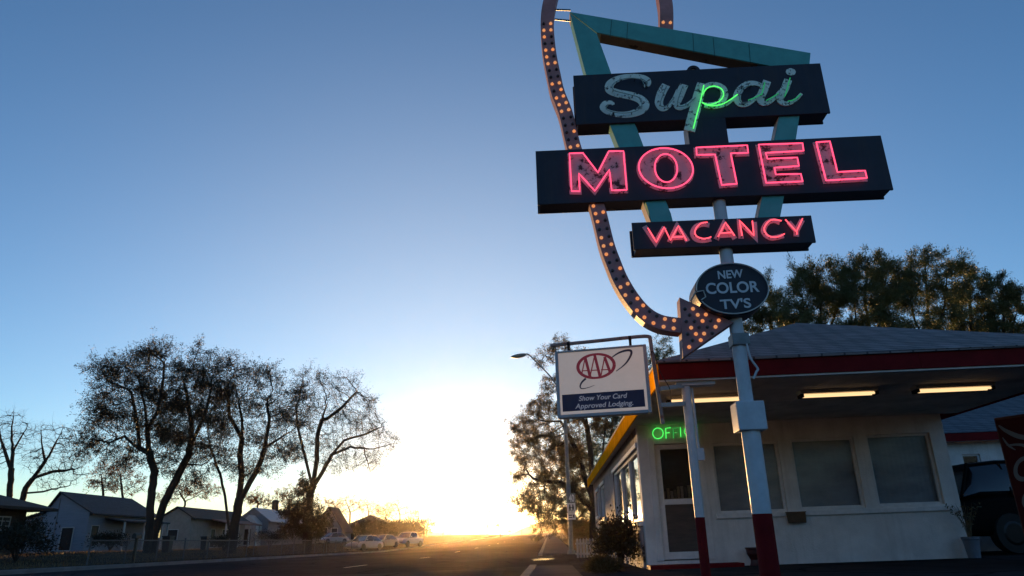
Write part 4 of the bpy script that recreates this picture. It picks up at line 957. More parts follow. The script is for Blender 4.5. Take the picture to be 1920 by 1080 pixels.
# pale blue gabled house
g0, g1, ap, ev = hp(72, 1037, 60), hp(157, 1037, 60), hp(117, 922, 60), hp(161, 966, 60); ll = hp(38, 977, 60)
h, r, zg = house('gabled_house', 'pale blue gabled house with dark doorway and lattice porch', g0[0], g1[0], g0[1], g0[1]+10, ev[2]+.3, ap[2]-.1, m_hblue, rf2, ridge_s=ap[0], lean=ll[0], zlean=ll[2], over=.5)
a = hp(108, 1037, 60); b = hp(142, 988, 60); opening(h, 't', g0[1], a[0], b[0], zg+.2, b[2], 'door')
mb = MB(); mb.box(ST, ap[0]-.03, ap[0]+.03, g0[1]-.06, g0[1]-.004, zg+1, ap[2]-.5); mb.build('downpipe', m_hgr, h)
ps = g1[0]; pt0 = g0[1]+2.2; pt1 = g0[1]+9.5; pz = ev[2]-.35
mb = MB(); mb.add([ST(ps+.003, pt0, pz+.25), ST(ps+1.9, pt0, pz-.05), ST(ps+1.9, pt1, pz-.05), ST(ps+.003, pt1, pz+.25)]+[ST(ps+.003, pt0, pz+.13), ST(ps+1.9, pt0, pz-.17), ST(ps+1.9, pt1, pz-.17), ST(ps+.003, pt1, pz+.13)], [(0, 1, 2, 3), (7, 6, 5, 4), (0, 4, 5, 1), (1, 5, 6, 2), (2, 6, 7, 3), (3, 7, 4, 0)]); po = mb.build('porch_roof', rf2, h)
for t in (pt0+.1, pt0+3.2, pt0+6.2, pt1-.15):
    mb = MB(); mb.box(ST, ps+1.68, ps+1.8, t, t+.12, zg, pz-.16); mb.build('post', m_wht, po)
mb = MB()
for k in range(-9, 26):
    for d in (-1, 1):
        for j in range(1):
            t0_, t1_ = pt0+3.3+k*.12, pt0+3.3+k*.12+1.5*d; z0_, z1_ = zg+.75, zg+2.25
            lo, hi = pt0+3.35, pt0+6.15
            P0 = np.array([t0_, z0_]); P1 = np.array([t1_, z1_]); T = [0, 1]
            dt = P1[0]-P0[0]; ta = sorted(((lo-P0[0])/dt, (hi-P0[0])/dt)); a_, b_ = max(0, ta[0]), min(1, ta[1])
            if b_-a_ < .05: continue
            A_, B_ = P0+(P1-P0)*a_, P0+(P1-P0)*b_; x = ps+1.72+.012*d
            mb.cyl(ST(x, A_[0], A_[1]), ST(x, B_[0], B_[1]), .02, n=4)
mb.build('lattice', m_hgr, po)
opening(h, 's', ps, pt0+6.3, pt0+7.2, zg+.2, zg+2.2, 'door'); opening(h, 's', ps, g0[1]+.5, g0[1]+1.6, zg+1, zg+2.2)
# beige house behind the trees
g0, g1, ap, ev = hp(296, 1030, 80), hp(352, 1030, 80), hp(326, 950, 80), hp(352, 972, 80)
h, r, zg = house('beige_house', 'beige bungalow with small front gable and rusty red porch roof', g0[0], g1[0], g0[1], g0[1]+14.5, ev[2]+.2, ap[2]-.1, m_hbe, rf1, over=.5)
a = hp(350, 978, 80); mb = MB(); mb.add([ST(g1[0]+.003, g0[1]+4, a[2]+.5), ST(g1[0]+2.4, g0[1]+4, a[2]-.1), ST(g1[0]+2.4, g0[1]+14, a[2]-.1), ST(g1[0]+.003, g0[1]+14, a[2]+.5)]+[ST(g1[0]+.003, g0[1]+4, a[2]+.38), ST(g1[0]+2.4, g0[1]+4, a[2]-.22), ST(g1[0]+2.4, g0[1]+14, a[2]-.22), ST(g1[0]+.003, g0[1]+14, a[2]+.38)], [(0, 1, 2, 3), (7, 6, 5, 4), (0, 4, 5, 1), (1, 5, 6, 2), (2, 6, 7, 3), (3, 7, 4, 0)]); po = mb.build('porch_roof', mat('rust_red_roof', (.13, .04, .03), .8, .3, 3), h)
for t in (4.1, 7.5, 10.6, 13.8):
    mb = MB(); mb.box(ST, g1[0]+2.1, g1[0]+2.25, g0[1]+t, g0[1]+t+.15, zg, a[2]-.1); mb.build('post', m_wht, po)
opening(h, 's', g1[0], g0[1]+5, g0[1]+6.2, zg+.2, zg+2.3, 'door'); opening(h, 's', g1[0], g0[1]+8, g0[1]+10, zg+1, zg+2.3, panes=2); opening(h, 't', g0[1], g0[0]+.8, g0[0]+2, zg+1, zg+2.2)
# grey house with metal roof and chimney
g0, g1, ap, ev = hp(440, 1025, 98), hp(500, 1025, 98), hp(462, 952, 98), hp(500, 978, 98)
h, r, zg = house('grey_house', 'grey house with pale metal roof and a stubby round topped chimney', g0[0], g1[0], g0[1], g0[1]+16, ev[2]+.2, ap[2]-.1, m_hgr, rf3, over=.4)
cs = (g0[0]+g1[0])/2; cq = hp(517, 938, 110); mb = MB(); mb.cyl(ST(cq[0], cq[1], ev[2]), ST(cq[0], cq[1], cq[2]-.25), .5, n=12); mb.ball(ST(cq[0], cq[1], cq[2]-.3), .55, 12, 8, .7); mb.build('chimney', m_hdk, r)
a = hp(478, 966, 97); mb = MB(); mb.prism(ST, [(g1[0]-3, zg), (g1[0]-.8, zg), (g1[0]-.8, ev[2]-.2), (g1[0]-1.9, a[2]), (g1[0]-3, ev[2]-.2)], g0[1]-2, g0[1]-.003); mb.build('porch', m_wht, h)
opening(h, 't', g0[1]-2, g1[0]-2.4, g1[0]-1.4, zg+.2, zg+2.2, 'door', m_hgr); opening(h, 's', g1[0], g0[1]+3, g0[1]+5, zg+1, zg+2.3, panes=2)
# steep gabled house behind the conifer
g0, g1, ap, ev = hp(585, 1022, 108), hp(640, 1022, 108), hp(612, 950, 108), hp(640, 992, 108)
h, r, zg = house('steep_gabled_house', 'steep gabled house half hidden behind the dark conifer', g0[0], g1[0], g0[1], g0[1]+5, ev[2], ap[2]-.1, m_hgr, rf4, over=.4)
opening(h, 't', g0[1], g0[0]+1, g0[0]+2.2, zg+1, zg+2.3); opening(h, 't', g0[1], g1[0]-1.6, g1[0]-.6, zg+.2, zg+2.2, 'door')
# tan bungalow before the sun
g0, g1, ap, ev = hp(640, 1018, 128), hp(724, 1018, 128), hp(674, 966, 132), hp(724, 990, 128)
h, r, zg = house('tan_bungalow', 'tan stucco bungalow with a broad hipped roof beyond the parked cars', g0[0], g1[0], g0[1], g0[1]+11, ev[2]+.1, ap[2], m_htan, rf4, hip=True, over=.7)
a = hp(680, 1008, 128); b = hp(692, 992, 128); opening(h, 't', g0[1], a[0], b[0], a[2], b[2]); a = hp(654, 1008, 128); opening(h, 't', g0[1], a[0], a[0]+1, zg+.2, zg+2.2, 'door')

# ------------------------------------------------------------------ fences, bins, post box along the left pavement
m_link = mat('fence_wire', (.10, .10, .11), .5, .2, 6, metal=.6)
def chain_fence(label, t0, t1, s, h):
    fz = lambda t: H(s, t)
    o = thing('chain_link_fence', ST(s, (t0+t1)/2, fz((t0+t1)/2)), label, 'fence', 'chain link fences along the left kerb')
    n = max(1, round((t1-t0)/2.6))
    for k in range(n+1):
        t = t0+(t1-t0)*k/n; mb = MB(); mb.cyl(ST(s, t, fz(t)-.1), ST(s, t, fz(t)+h+.06), .035, n=8); mb.ball(ST(s, t, fz(t)+h+.07), .045, 8, 5); mb.build('post', m_link, o)
    mb = MB(); mb.tube([ST(s, t0+(t1-t0)*k/n, fz(t0+(t1-t0)*k/n)+h) for k in range(n+1)], .024, n=6); mb.build('top_rail', m_link, o)
    mb = MB(); st = .085
    for k in range(int((t1-t0)/st)):
        for d in (1, -1):
            a = t0+k*st; L = h*.98; b = a+d*L
            if b < t0 or b > t1: continue
            mb.cyl(ST(s+.03, a, fz(a)+.02), ST(s+.03, b, fz(b)+L), .0035, n=3, cap=False)
    mb.build('wire_mesh', m_link, o)
chain_fence('dark chain link fence before the pale blue gabled house', 29, 44.5, -18.5, .92)
chain_fence('dark chain link fence before the beige bungalow', 45.6, 60, -18.5, .95)
chain_fence('dark chain link fence in front of the conifer', 61, 74, -18.6, .9)
mq = ground_at(96, 1049); ms = ST.I @ mq
mbx_ = thing('letterbox', ST(-18.1, 31.6, H(-18.1, 31.6)), 'dark letterbox on a post by the fence of the pale blue house', 'letterbox')
zb = H(-18.1, 31.6); mb = MB(); mb.box(ST, -18.15, -18.05, 31.55, 31.65, zb, zb+1.0); mb.build('post', mat('dark_wood', (.03, .02, .015), .5, .3, 6), mbx_)
mb = MB(); mb.prism(ST, [(-18.2, zb+1.0), (-18.0, zb+1.0), (-18.0, zb+1.12), (-18.03, zb+1.19), (-18.1, zb+1.22), (-18.17, zb+1.19), (-18.2, zb+1.12)], 31.35, 31.85); mb.build('box', m_blk, mbx_, bevel=.01)
for i, (x, Y, lab) in enumerate(((312, 50, 'dark wheeled bin under the biggest fork of the leaning tree'), (382, 62, 'dark wheeled bin beside the beige bungalow yard'))):
    c = hp(x, 1035, Y); z = H(c[0], c[1]); b = thing('wheeled_bin', ST(c[0], c[1], z), lab, 'bin', 'wheeled bins in the yards')
    mb = MB(); k = [(-.26, -.3), (.26, -.3), (.26, .3), (-.26, .3)]
    mb.add([ST(c[0]+x*.85, c[1]+y*.8, z+.05) for x, y in k]+[ST(c[0]+x, c[1]+y, z+1.0) for x, y in k], [(3, 2, 1, 0), (4, 5, 6, 7), (0, 1, 5, 4), (1, 2, 6, 5), (2, 3, 7, 6), (3, 0, 4, 7)]); mb.build('body', mat('bin_plastic', (.02, .022, .03), .5, .2, 4), b, bevel=.02)
    mb = MB(); mb.box(ST, c[0]-.29, c[0]+.29, c[1]-.36, c[1]+.33, z+1.003, z+1.08); mb.build('lid', MATS['bin_plastic'], b, bevel=.02)
    for x in (-.22, .22): mb = MB(); mb.cyl(ST(c[0]+x-.04, c[1]+.28, z+.1), ST(c[0]+x+.04, c[1]+.28, z+.1), .1, n=12); mb.build('wheel', m_blk, b)

# ------------------------------------------------------------------ cars
m_glassd = mat('car_glass', (.015, .018, .022), .12, .1, 2, spec=.8); m_tyre = mat('tyre_rubber', (.02, .02, .02), .85, .2, 9); m_rim = mat('rim_alloy', (.025, .025, .028), .35, .2, 9, metal=.8)
m_chrome = mat('chrome', (.6, .6, .62), .2, .1, 9, metal=1.0); m_lens = mat('lamp_lens', (.5, .5, .5), .1, .1, 9, spec=.8)
def car(name, label, cat, pos, heading, paint, L=4.6, W=1.8, Ht=1.45, kind='sedan', group=None):
    """nose along +y of its own frame, which is turned by heading from the street direction"""
    F = Frame(pos, YAW+heading); o = thing(name, pos, label, cat, group); hl, hw = L/2, W/2
    belt = Ht*.62
    if kind == 'sedan':
        prof = [(-hl, .35, .62), (-hl+.12, .28, .80), (-hl+.6, .24, .86), (-.9, .2, .9), (.75, .2, .88), (hl-.5, .22, .74), (hl-.12, .28, .64), (hl, .38, .54)]
        cab = [(-1.75, .88, .88), (-1.05, .88, Ht-.04), (-.3, .88, Ht), (.35, .88, Ht-.03), (1.15, .87, .87)]
    elif kind == 'pickup':
        prof = [(-hl, .45, .95), (-hl+.1, .4, 1.05), (-.9, .38, 1.06), (.9, .36, 1.06), (hl-.5, .4, 1.0), (hl-.1, .42, .9), (hl, .5, .75)]
        cab = [(-1.0, 1.05, 1.06), (-.85, 1.05, Ht-.03), (-.2, 1.05, Ht), (.45, 1.05, Ht-.05), (1.15, 1.05, 1.06)]
    else:
        prof = [(-hl, .45, .95), (-hl+.12, .36, 1.06), (-1.4, .32, 1.1), (.6, .32, 1.09), (1.2, .32, 1.06), (hl-.55, .34, .98), (hl-.12, .4, .84), (hl, .5, .66)]
        cab = [(-hl+.1, 1.06, 1.08), (-hl+.5, 1.08, Ht-.06), (-1.2, 1.09, Ht), (.0, 1.09, Ht), (.55, 1.08, Ht-.1), (1.3, 1.05, 1.07)]
    def loft(mb, st, wf, zt, inset):
        n = 0
        for y, z0, z1 in st:
            ww = wf(y); e = min(.08, (z1-z0)*.3)
            ring = [(-ww+.06, z0), (-ww, z0+e), (-ww-.0+inset*.2, (z0+z1)/2), (-ww+inset*.8, z1-e), (-ww+inset+.08, z1), (ww-inset-.08, z1), (ww-inset*.8, z1-e), (ww-inset*.2, (z0+z1)/2), (ww, z0+e), (ww-.06, z0)]
            mb.v += [tuple(F(x, y, z)) for x, z in ring]; n += 1
        k = 10; b = 0
        for i in range(n-1): mb.f += [(i*k+j, i*k+(j+1) % k, (i+1)*k+(j+1) % k, (i+1)*k+j) for j in range(k)]
        mb.f += [tuple(range(k)), tuple(range((n-1)*k, n*k))]
    mb = MB(); loft(mb, prof, lambda y: hw*(1-.16*max(0, abs(y)/hl-.6)/.4), 0, .05); body = mb.build('body', paint, o, smooth=True, bevel=.02)
    mb = MB(); loft(mb, cab, lambda y: hw-.07, 0, .20); mb.build('windows', m_glassd, o, smooth=True)
    mb = MB(); c2 = [(y, z1-.045, z1+.012) for y, z0, z1 in cab[1:-1]]; loft(mb, c2, lambda y: hw-.235, 0, .02); mb.build('roof', paint, o, smooth=True)
    mb = MB()
    for sx in (-1, 1):
        for (a, b) in zip(cab[:-1], cab[1:]):
            if a is cab[0] or b is cab[-1] or a is cab[2]:
                f = lambda q: F(sx*(hw-.07-.2*(min(1, max(0, (q[2]-cab[0][2]+.001)/(Ht-cab[0][2]))))-.02), q[0], q[2])
                mb.tube([f(a), f(b)] if (a is cab[0] or b is cab[-1]) else [F(sx*(hw-.06), a[0], cab[0][1]), F(sx*(hw-.26), a[0], Ht-.02)], .035, n=6)
    mb.build('pillar', paint, o)
    r = .33 if kind == 'sedan' else .37
    for sx in (-1, 1):
        for y in (-hl*.6, hl*.62):
            mb = MB(); x0, x1 = sx*(hw-.2), sx*(hw+.012)
            mb.cyl(F(x0, y, r), F(x1, y, r), r, n=20); w = mb.build('wheel', m_tyre, o, smooth=True)
            mb = MB(); mb.cyl(F(x1, y, r), F(x1+sx*.012, y, r), r*.62, r*.5, 14); mb.build('rim', m_rim, w)
        mb = MB(); zl = prof[-2][2]-.1; mb.ball(F(sx*(hw-.36), hl-.05, zl), .11, 8, 6, .8); mb.build('headlight', m_lens, o, smooth=True)
        mb = MB(); mb.box(F, sx*(hw-.28)-.1, sx*(hw-.28)+.1, -hl-.012, -hl+.1, prof[1][2]-.22, prof[1][2]-.08); mb.build('tail_light', m_red, o)
        mb = MB(); mb.ball(F(sx*(hw+.08), 1.0, belt+.12), .09, 8, 6, .7); mb.build('mirror', paint, o, smooth=True)
    mb = MB(); mb.box(F, -hw+.25, hw-.25, hl-.02, hl+.05, prof[-1][1], prof[-1][1]+.13); mb.build('bumper', m_chrome if kind != 'sedan' else paint, o, bevel=.02)
    return o
def gp(x, y):
    p = ground_at(x, y); return p
m_sil = mat('silver_paint', (.26, .25, .27), .3, .1, 2, metal=.4); m_wcar = mat('white_car_paint', (.36, .35, .37), .3, .1, 2); m_gcar = mat('grey_car_paint', (.12, .12, .13), .3, .1, 2, metal=.4); m_bcar = mat('black_car_paint', (.004, .004, .005), .6, .1, 2, spec=.05)
def park(x, Y, dz=0): q = hp(x, 1030, Y); return ST(q[0], q[1], H(q[0], q[1])+.02+dz)
car('parked_car', 'silver saloon nearest of the cars parked along the left kerb', 'car', park(683, 74), 200, m_sil, group='cars parked along the left kerb')
car('parked_car', 'dark grey saloon parked between the silver saloon and the pale pickup', 'car', park(718, 86), 200, m_gcar, group='cars parked along the left kerb')
car('pickup_truck', 'pale pickup parked farthest along the left kerb toward the sun', 'pickup', park(764, 92), 198, m_wcar, L=5.2, W=1.95, Ht=1.75, kind='pickup', group='cars parked along the left kerb')
car('parked_car', 'pale car standing in the drive before the tan bungalow', 'car', park(622, 100), 215, m_sil)
su = BF.on(1858, 930, 1, 1.9); 
sp = BF(su[0]+.9, 1.9, .0)
car('parked_car', 'black sport utility car parked behind the drinks machine', 'car', sp, 83, m_bcar, L=4.7, W=1.9, Ht=1.78, kind='suv')

# ------------------------------------------------------------------ trees
def grow(paths, attr, step, kill, rng, jitter=.18, droop=0.0, iters=140):
    """space colonisation: limbs reach from the given trunk lines into the cloud of points"""
    pos, par = [], []
    for k, P in enumerate(paths):
        P = [np.array(q, float) for q in P]; prev = -1
        if k and pos: prev = int(np.argmin(np.linalg.norm(np.array(pos)-P[0], axis=1)))
        start = True
        for a, b in zip(P[:-1], P[1:]):
            m = max(1, int(np.linalg.norm(b-a)/step))
            for i in range(m+1 if start else m):
                t = (i if start else i+1)/m
                q = a+(b-a)*t+(rng.normal(size=3)*step*.06 if not start else 0)
                if start and k and i == 0: continue
                pos.append(q); par.append(prev); prev = len(pos)-1
            start = False
    ntr = len(pos); A = np.array(attr); X = np.array(pos)
    D = np.linalg.norm(A[:, None]-X[None], axis=2); nd, ni = D.min(1), D.argmin(1)
    seen = {}
    for it in range(iters):
        live = nd > kill
        A, nd, ni = A[live], nd[live], ni[live]
        if len(A) < 4: break
        V = A-np.array(pos)[ni]; V /= np.linalg.norm(V, axis=1, keepdims=True)+1e-9
        acc = {}
        for i, v in zip(ni, V): acc[i] = acc.get(i, 0)+v
        new = []
        for i, v in acc.items():
            if seen.get(i, 0) > 4: continue
            seen[i] = seen.get(i, 0)+1
            v = v/(np.linalg.norm(v)+1e-9)+rng.normal(size=3)*jitter; v[2] -= droop; v /= np.linalg.norm(v)
            pos.append(pos[i]+v*step); par.append(i); new.append(len(pos)-1)
        if not new: break
        N = np.array([pos[i] for i in new])
        for c in range(0, len(new), 400):
            d = np.linalg.norm(A[:, None]-N[None, c:c+400], axis=2); m = d.min(1); j = d.argmin(1); b = m < nd
            nd[b] = m[b]; ni[b] = np.array(new)[c+j[b]]
    return np.array(pos), np.array(par), ntr
def limbs(pos, par, R0, rtip):
    n = len(pos); ch = np.zeros(n, int); tips = np.zeros(n)
    for i in range(n):
        if par[i] >= 0: ch[par[i]] += 1
    w = np.zeros(n)
    for i in range(n-1, -1, -1):
        if ch[i] == 0: w[i] += 1
        if par[i] >= 0: w[par[i]] += w[i]
    e = math.log(max(2, w.max()))/math.log(max(1.5, R0/rtip)); return rtip*w**(1/e), ch
def frusta(p0, p1, r0, r1, k):
    d = p1-p0; d /= np.linalg.norm(d, axis=1, keepdims=True)+1e-9
    ref = np.where(np.abs(d[:, 2:3]) < .9, np.array([[0, 0, 1.0]]), np.array([[1.0, 0, 0]])); a = np.cross(d, ref); a /= np.linalg.norm(a, axis=1, keepdims=True)+1e-9; b = np.cross(d, a)
    t = np.arange(k)*2*math.pi/k; c, s = np.cos(t)[None, :, None], np.sin(t)[None, :, None]
    rg = a[:, None]*c+b[:, None]*s; p1 = p1+d*(r1[:, None]*.4)
    A = p0[:, None]+rg*r0[:, None, None]; B = p1[:, None]+rg*r1[:, None, None]
    V = np.zeros((len(p0), k, 4, 3)); V[:, :, 0] = A; V[:, :, 1] = np.roll(A, -1, 1); V[:, :, 2] = np.roll(B, -1, 1); V[:, :, 3] = B
    return V.reshape(-1, 3)
m_bark = mat('dark_bark', (.03, .025, .022), .95, .45, 3, .8, bscale=18, stretch=(1, 1, .25)); m_twig = mat('twig_bark', (.035, .027, .022), .95, .4, 5)
def leafmat(name, c, tr):
    if name in MATS: return MATS[name]
    m = mat(name, c, .6, .55, .9, detail=3); n, l = nodes_of(m); b = n['Principled BSDF']
    t = n.new('ShaderNodeBsdfTranslucent'); t.inputs[0].default_value = (*tr, 1); mx = n.new('ShaderNodeMixShader'); mx.inputs[0].default_value = .25
    out = [k for k in n if k.type == 'OUTPUT_MATERIAL'][0]; l.new(b.outputs[0], mx.inputs[1]); l.new(t.outputs[0], mx.inputs[2]); l.new(mx.outputs[0], out.inputs[0]); return m
m_leafd = leafmat('dark_leaves', (.022, .026, .016), (.012, .012, .005)); m_leafo = leafmat('olive_leaves', (.10, .135, .06), (.045, .06, .016)); m_leafg = leafmat('gold_olive_leaves', (.09, .08, .035), (.12, .085, .03)); m_leafr = leafmat('bronze_leaves', (.10, .06, .03), (.16, .08, .025))
def cloud(blobs, Y, rng, dens, depth=1.0):
    out = []
    for b in blobs:
        x, y, rx = b[:3]; ry = b[3] if len(b) > 3 else rx
        c = atY(x, y, Y); s = (c-CAM) @ FW/FPX; n = max(6, int(3.4*dens*(rx*s)*(ry*s)))
        q = rng.normal(size=(n, 3)); q /= np.linalg.norm(q, axis=1, keepdims=True); q *= rng.uniform(0.15, 1, (n, 1))**(1/2.6)
        dv = rng.uniform(-.35, .35)*rx*s*depth
        out.append(np.array(c)+np.array([0, dv, 0])+q*np.array([rx*s, .5*(rx+ry)*s*depth, ry*s]))
    return np.concatenate(out)
def tree(name, label, Y, trunks, blobs, seed, R0=.25, dens=9, step=.38, kill=.40, leaves=6000, leaf=(.2, .06), lm_=None, twigs=3, tl=.5, rtip=.0105, group=None, droop=0.0, depth=1.0, jitter=.18, ldroop=.25, cat='tree', yoff=None, clump=.55):
    rng = np.random.default_rng(seed)
    T = [[atY(x, y, Y+(0 if not yoff else yoff*k*.5)) for x, y in t] for k, t in enumerate(trunks)]
    b0 = T[0][0]; q = ST.I @ b0; zg = H(q[0], q[1])-.15
    if b0[2] > zg: T[0].insert(0, np.array([b0[0], b0[1], zg]))
    pos, par, nt = grow(T, cloud(blobs, Y, rng, dens, depth), step, kill, rng, jitter, droop)
    r, ch = limbs(pos, par, R0, rtip)
    o = thing(name, (T[0][0][0], T[0][0][1], zg), label, cat, group)
    i = np.arange(len(pos))[par >= 0]; p0, p1 = pos[par[i]], pos[i]; r1 = r[i]; r0 = np.minimum(r[par[i]], r1*1.12+.004); big = r1 > .06
    V = [frusta(p0[big], p1[big], r0[big], r1[big], 8)] if big.any() else []
    tr = quads_obj('trunk', np.concatenate(V) if V else frusta(p0, p1, r0, r1, 4), m_bark, o)
    tr.data.polygons.foreach_set('use_smooth', [True]*len(tr.data.polygons))
    sm = ~big; W = [frusta(p0[sm], p1[sm], r0[sm], r1[sm], 4)] if sm.any() else []
    fine = i[(r1 < rtip*3.2)]
    ends = pos[fine]; LP = [ends]; LD = [pos[fine]-pos[par[fine]]]
    for k in range(twigs):
        d = (pos[fine]-pos[par[fine]])/step; d = d+rng.normal(size=d.shape)*.75; d[:, 2] += .15; d /= np.linalg.norm(d, axis=1, keepdims=True)
        l = tl*rng.uniform(.4, 1.3, (len(fine), 1)); m = ends+d*l*.55; e = m+(d+rng.normal(size=d.shape)*.35)*l*.5
        W += [frusta(ends, m, np.full(len(m), rtip*.6), np.full(len(m), rtip*.45), 3), frusta(m, e, np.full(len(m), rtip*.45), np.full(len(m), rtip*.25), 3)]
        LP += [m, e]; LD += [d, d]
    tw = quads_obj('branches', np.concatenate(W), m_twig, o)
    if leaves:
        P = np.concatenate(LP); D = np.concatenate(LD)
        ph = rng.uniform(0, 6, 3); wn = np.sin(P[:, 0]*2.3+ph[0])*np.sin(P[:, 1]*1.9+ph[1])+np.sin(P[:, 2]*2.6+ph[2]+P[:, 0])*.8+np.sin(P[:, 0]*5.1)*np.sin(P[:, 2]*4.7)*.5
        wt = (1-clump)+clump*np.maximum(0, wn+.35)**1.2; j = rng.choice(len(P), leaves, p=wt/wt.sum())
        lp = P[j]+rng.normal(size=(leaves, 3))*.10; ld = D[j]+rng.normal(size=(leaves, 3))*.6*np.linalg.norm(D[j], axis=1, keepdims=True); ld[:, 2] -= ldroop
        quads_obj('crown', leafmesh(lp, ld, leaf[0], leaf[1], rng), lm_ or m_leafd, o)
    return o
LG = 'trees across the street'
tree('broadleaf_tree', 'leaning two stemmed leafy tree towering over the pale blue house', 47,
     [[(280, 1000), (283, 940), (290, 885), (280, 850), (276, 806), (272, 764), (262, 720)], [(280, 850), (252, 835), (233, 818), (205, 830)], [(262, 838), (258, 800), (253, 770), (246, 735)], [(276, 806), (296, 770), (305, 720), (308, 680)]],
     [(238, 722, 58), (196, 745, 34), (188, 690, 24), (196, 798, 44), (165, 838, 30), (285, 690, 46), (306, 655, 22), (255, 765, 48), (300, 770, 45), (228, 848, 36), (300, 838, 40), (215, 700, 36), (268, 672, 22), (160, 800, 24, 16), (142, 825, 20, 12), (150, 848, 20, 12), (335, 700, 24), (235, 800, 40), (330, 810, 30)], 11, R0=.25, dens=16, leaves=60000, leaf=(.15, .04), twigs=3, tl=.62, group=LG, step=.36)
tree('broadleaf_tree', 'tree slanting right from the foot of the two stemmed tree', 48.5,
     [[(290, 1000), (307, 943), (334, 892), (354, 853), (360, 800), (352, 750), (345, 715)], [(356, 840), (385, 775), (395, 730)], [(345, 870), (378, 872), (410, 850)]],
     [(352, 725, 42), (380, 680, 28), (374, 650, 14), (395, 735, 36), (345, 790, 48), (395, 815, 38), (320, 740, 36), (335, 870, 30), (375, 885, 24), (410, 700, 24), (405, 760, 30), (355, 680, 22)], 12, R0=.26, dens=16, leaves=46000, leaf=(.15, .04), twigs=3, tl=.62, group=LG, step=.36)
tree('broadleaf_tree', 'thick trunked leafy tree in the middle of the left group', 52,
     [[(437, 1004), (447, 950), (452, 892), (451, 853), (455, 803), (448, 750)], [(430, 1000), (422, 931), (412, 888), (395, 840), (388, 800)], [(450, 940), (463, 915), (486, 873), (498, 838), (537, 814)], [(495, 845), (505, 790), (500, 750)], [(453, 820), (430, 780), (428, 730)]],
     [(428, 702, 36), (455, 740, 46), (505, 722, 34), (505, 690, 16), (428, 770, 46), (490, 790, 48), (520, 830, 40), (548, 790, 34), (460, 860, 44), (400, 850, 36), (545, 850, 22), (430, 668, 14), (470, 700, 26), (405, 730, 26), (530, 760, 36), (555, 745, 26), (410, 800, 34), (500, 870, 28)], 13, R0=.35, dens=16, leaves=60000, leaf=(.145, .038), twigs=3, tl=.62, group=LG, step=.38)
tree('broadleaf_tree', 'fine twigged spreading tree at the right end of the left group', 60,
     [[(580, 990), (581, 923), (587, 912), (593, 861), (596, 814), (612, 760)], [(586, 914), (575, 869), (560, 810), (555, 760)], [(588, 912), (603, 888), (622, 853), (657, 838), (700, 842), (722, 836)], [(622, 853), (645, 826), (684, 814), (715, 800)], [(607, 790), (640, 765), (668, 735)], [(680, 842), (688, 862), (694, 886)]],
     [(580, 716, 30), (612, 720, 28), (645, 728, 32), (660, 712, 16), (672, 760, 34), (610, 765, 40), (640, 795, 40), (692, 800, 36), (725, 830, 24), (560, 770, 36), (655, 850, 34), (695, 860, 24), (600, 840, 36), (560, 840, 28), (740, 830, 10), (625, 870, 22)], 14, R0=.31, dens=20, leaves=30000, leaf=(.13, .035), twigs=3, tl=.55, group=LG, step=.36, kill=.38, rtip=.011)
tree('conifer', 'dark ragged conifer before the steep gabled house', 57, [[(572, 1024), (571, 985), (570, 940), (567, 895)]],
     [(570, 905, 7, 12), (568, 925, 18, 12), (572, 945, 30, 13), (565, 962, 42, 14), (580, 980, 46, 14), (566, 998, 40, 11), (548, 985, 20, 8), (602, 968, 20, 8), (608, 985, 14, 6)], 15, R0=.2, dens=26, step=.3, kill=.36, leaves=16000, leaf=(.26, .05), lm_=leafmat('needle_sprays', (.03, .035, .022), (.04, .035, .015)), twigs=2, tl=.3)
m_leafs = leafmat('sparse_buds', (.09, .06, .035), (.35, .18, .06))
BG = 'bare trees behind the houses'
tree('bare_tree', 'leafless tree with upright limbs behind the hipped house', 68, [[(14, 960), (20, 900), (24, 850), (22, 800), (28, 770)], [(22, 850), (44, 812), (52, 795)], [(20, 880), (4, 830), (-4, 800)]],
     [(24, 790, 24), (50, 808, 16), (8, 808, 22), (-15, 830, 26), (30, 830, 28), (-20, 870, 24)], 21, R0=.26, dens=20, step=.42, kill=.40, leaves=0, twigs=3, tl=.75, rtip=.014, group=BG)
tree('bare_tree', 'leafless tree with long limbs sweeping over the pale blue roof', 72, [[(34, 970), (48, 915), (78, 875), (92, 855), (112, 815), (118, 800)], [(60, 897), (100, 884), (140, 880)], [(84, 866), (78, 830), (76, 800)], [(44, 925), (80, 922), (130, 910)]],
     [(88, 812, 22), (116, 818, 20), (140, 862, 26), (76, 806, 12), (108, 860, 32), (135, 892, 24), (60, 860, 24), (150, 890, 14), (98, 900, 26)], 22, R0=.28, dens=20, step=.42, kill=.40, leaves=0, twigs=3, tl=.75, rtip=.014, group=BG)
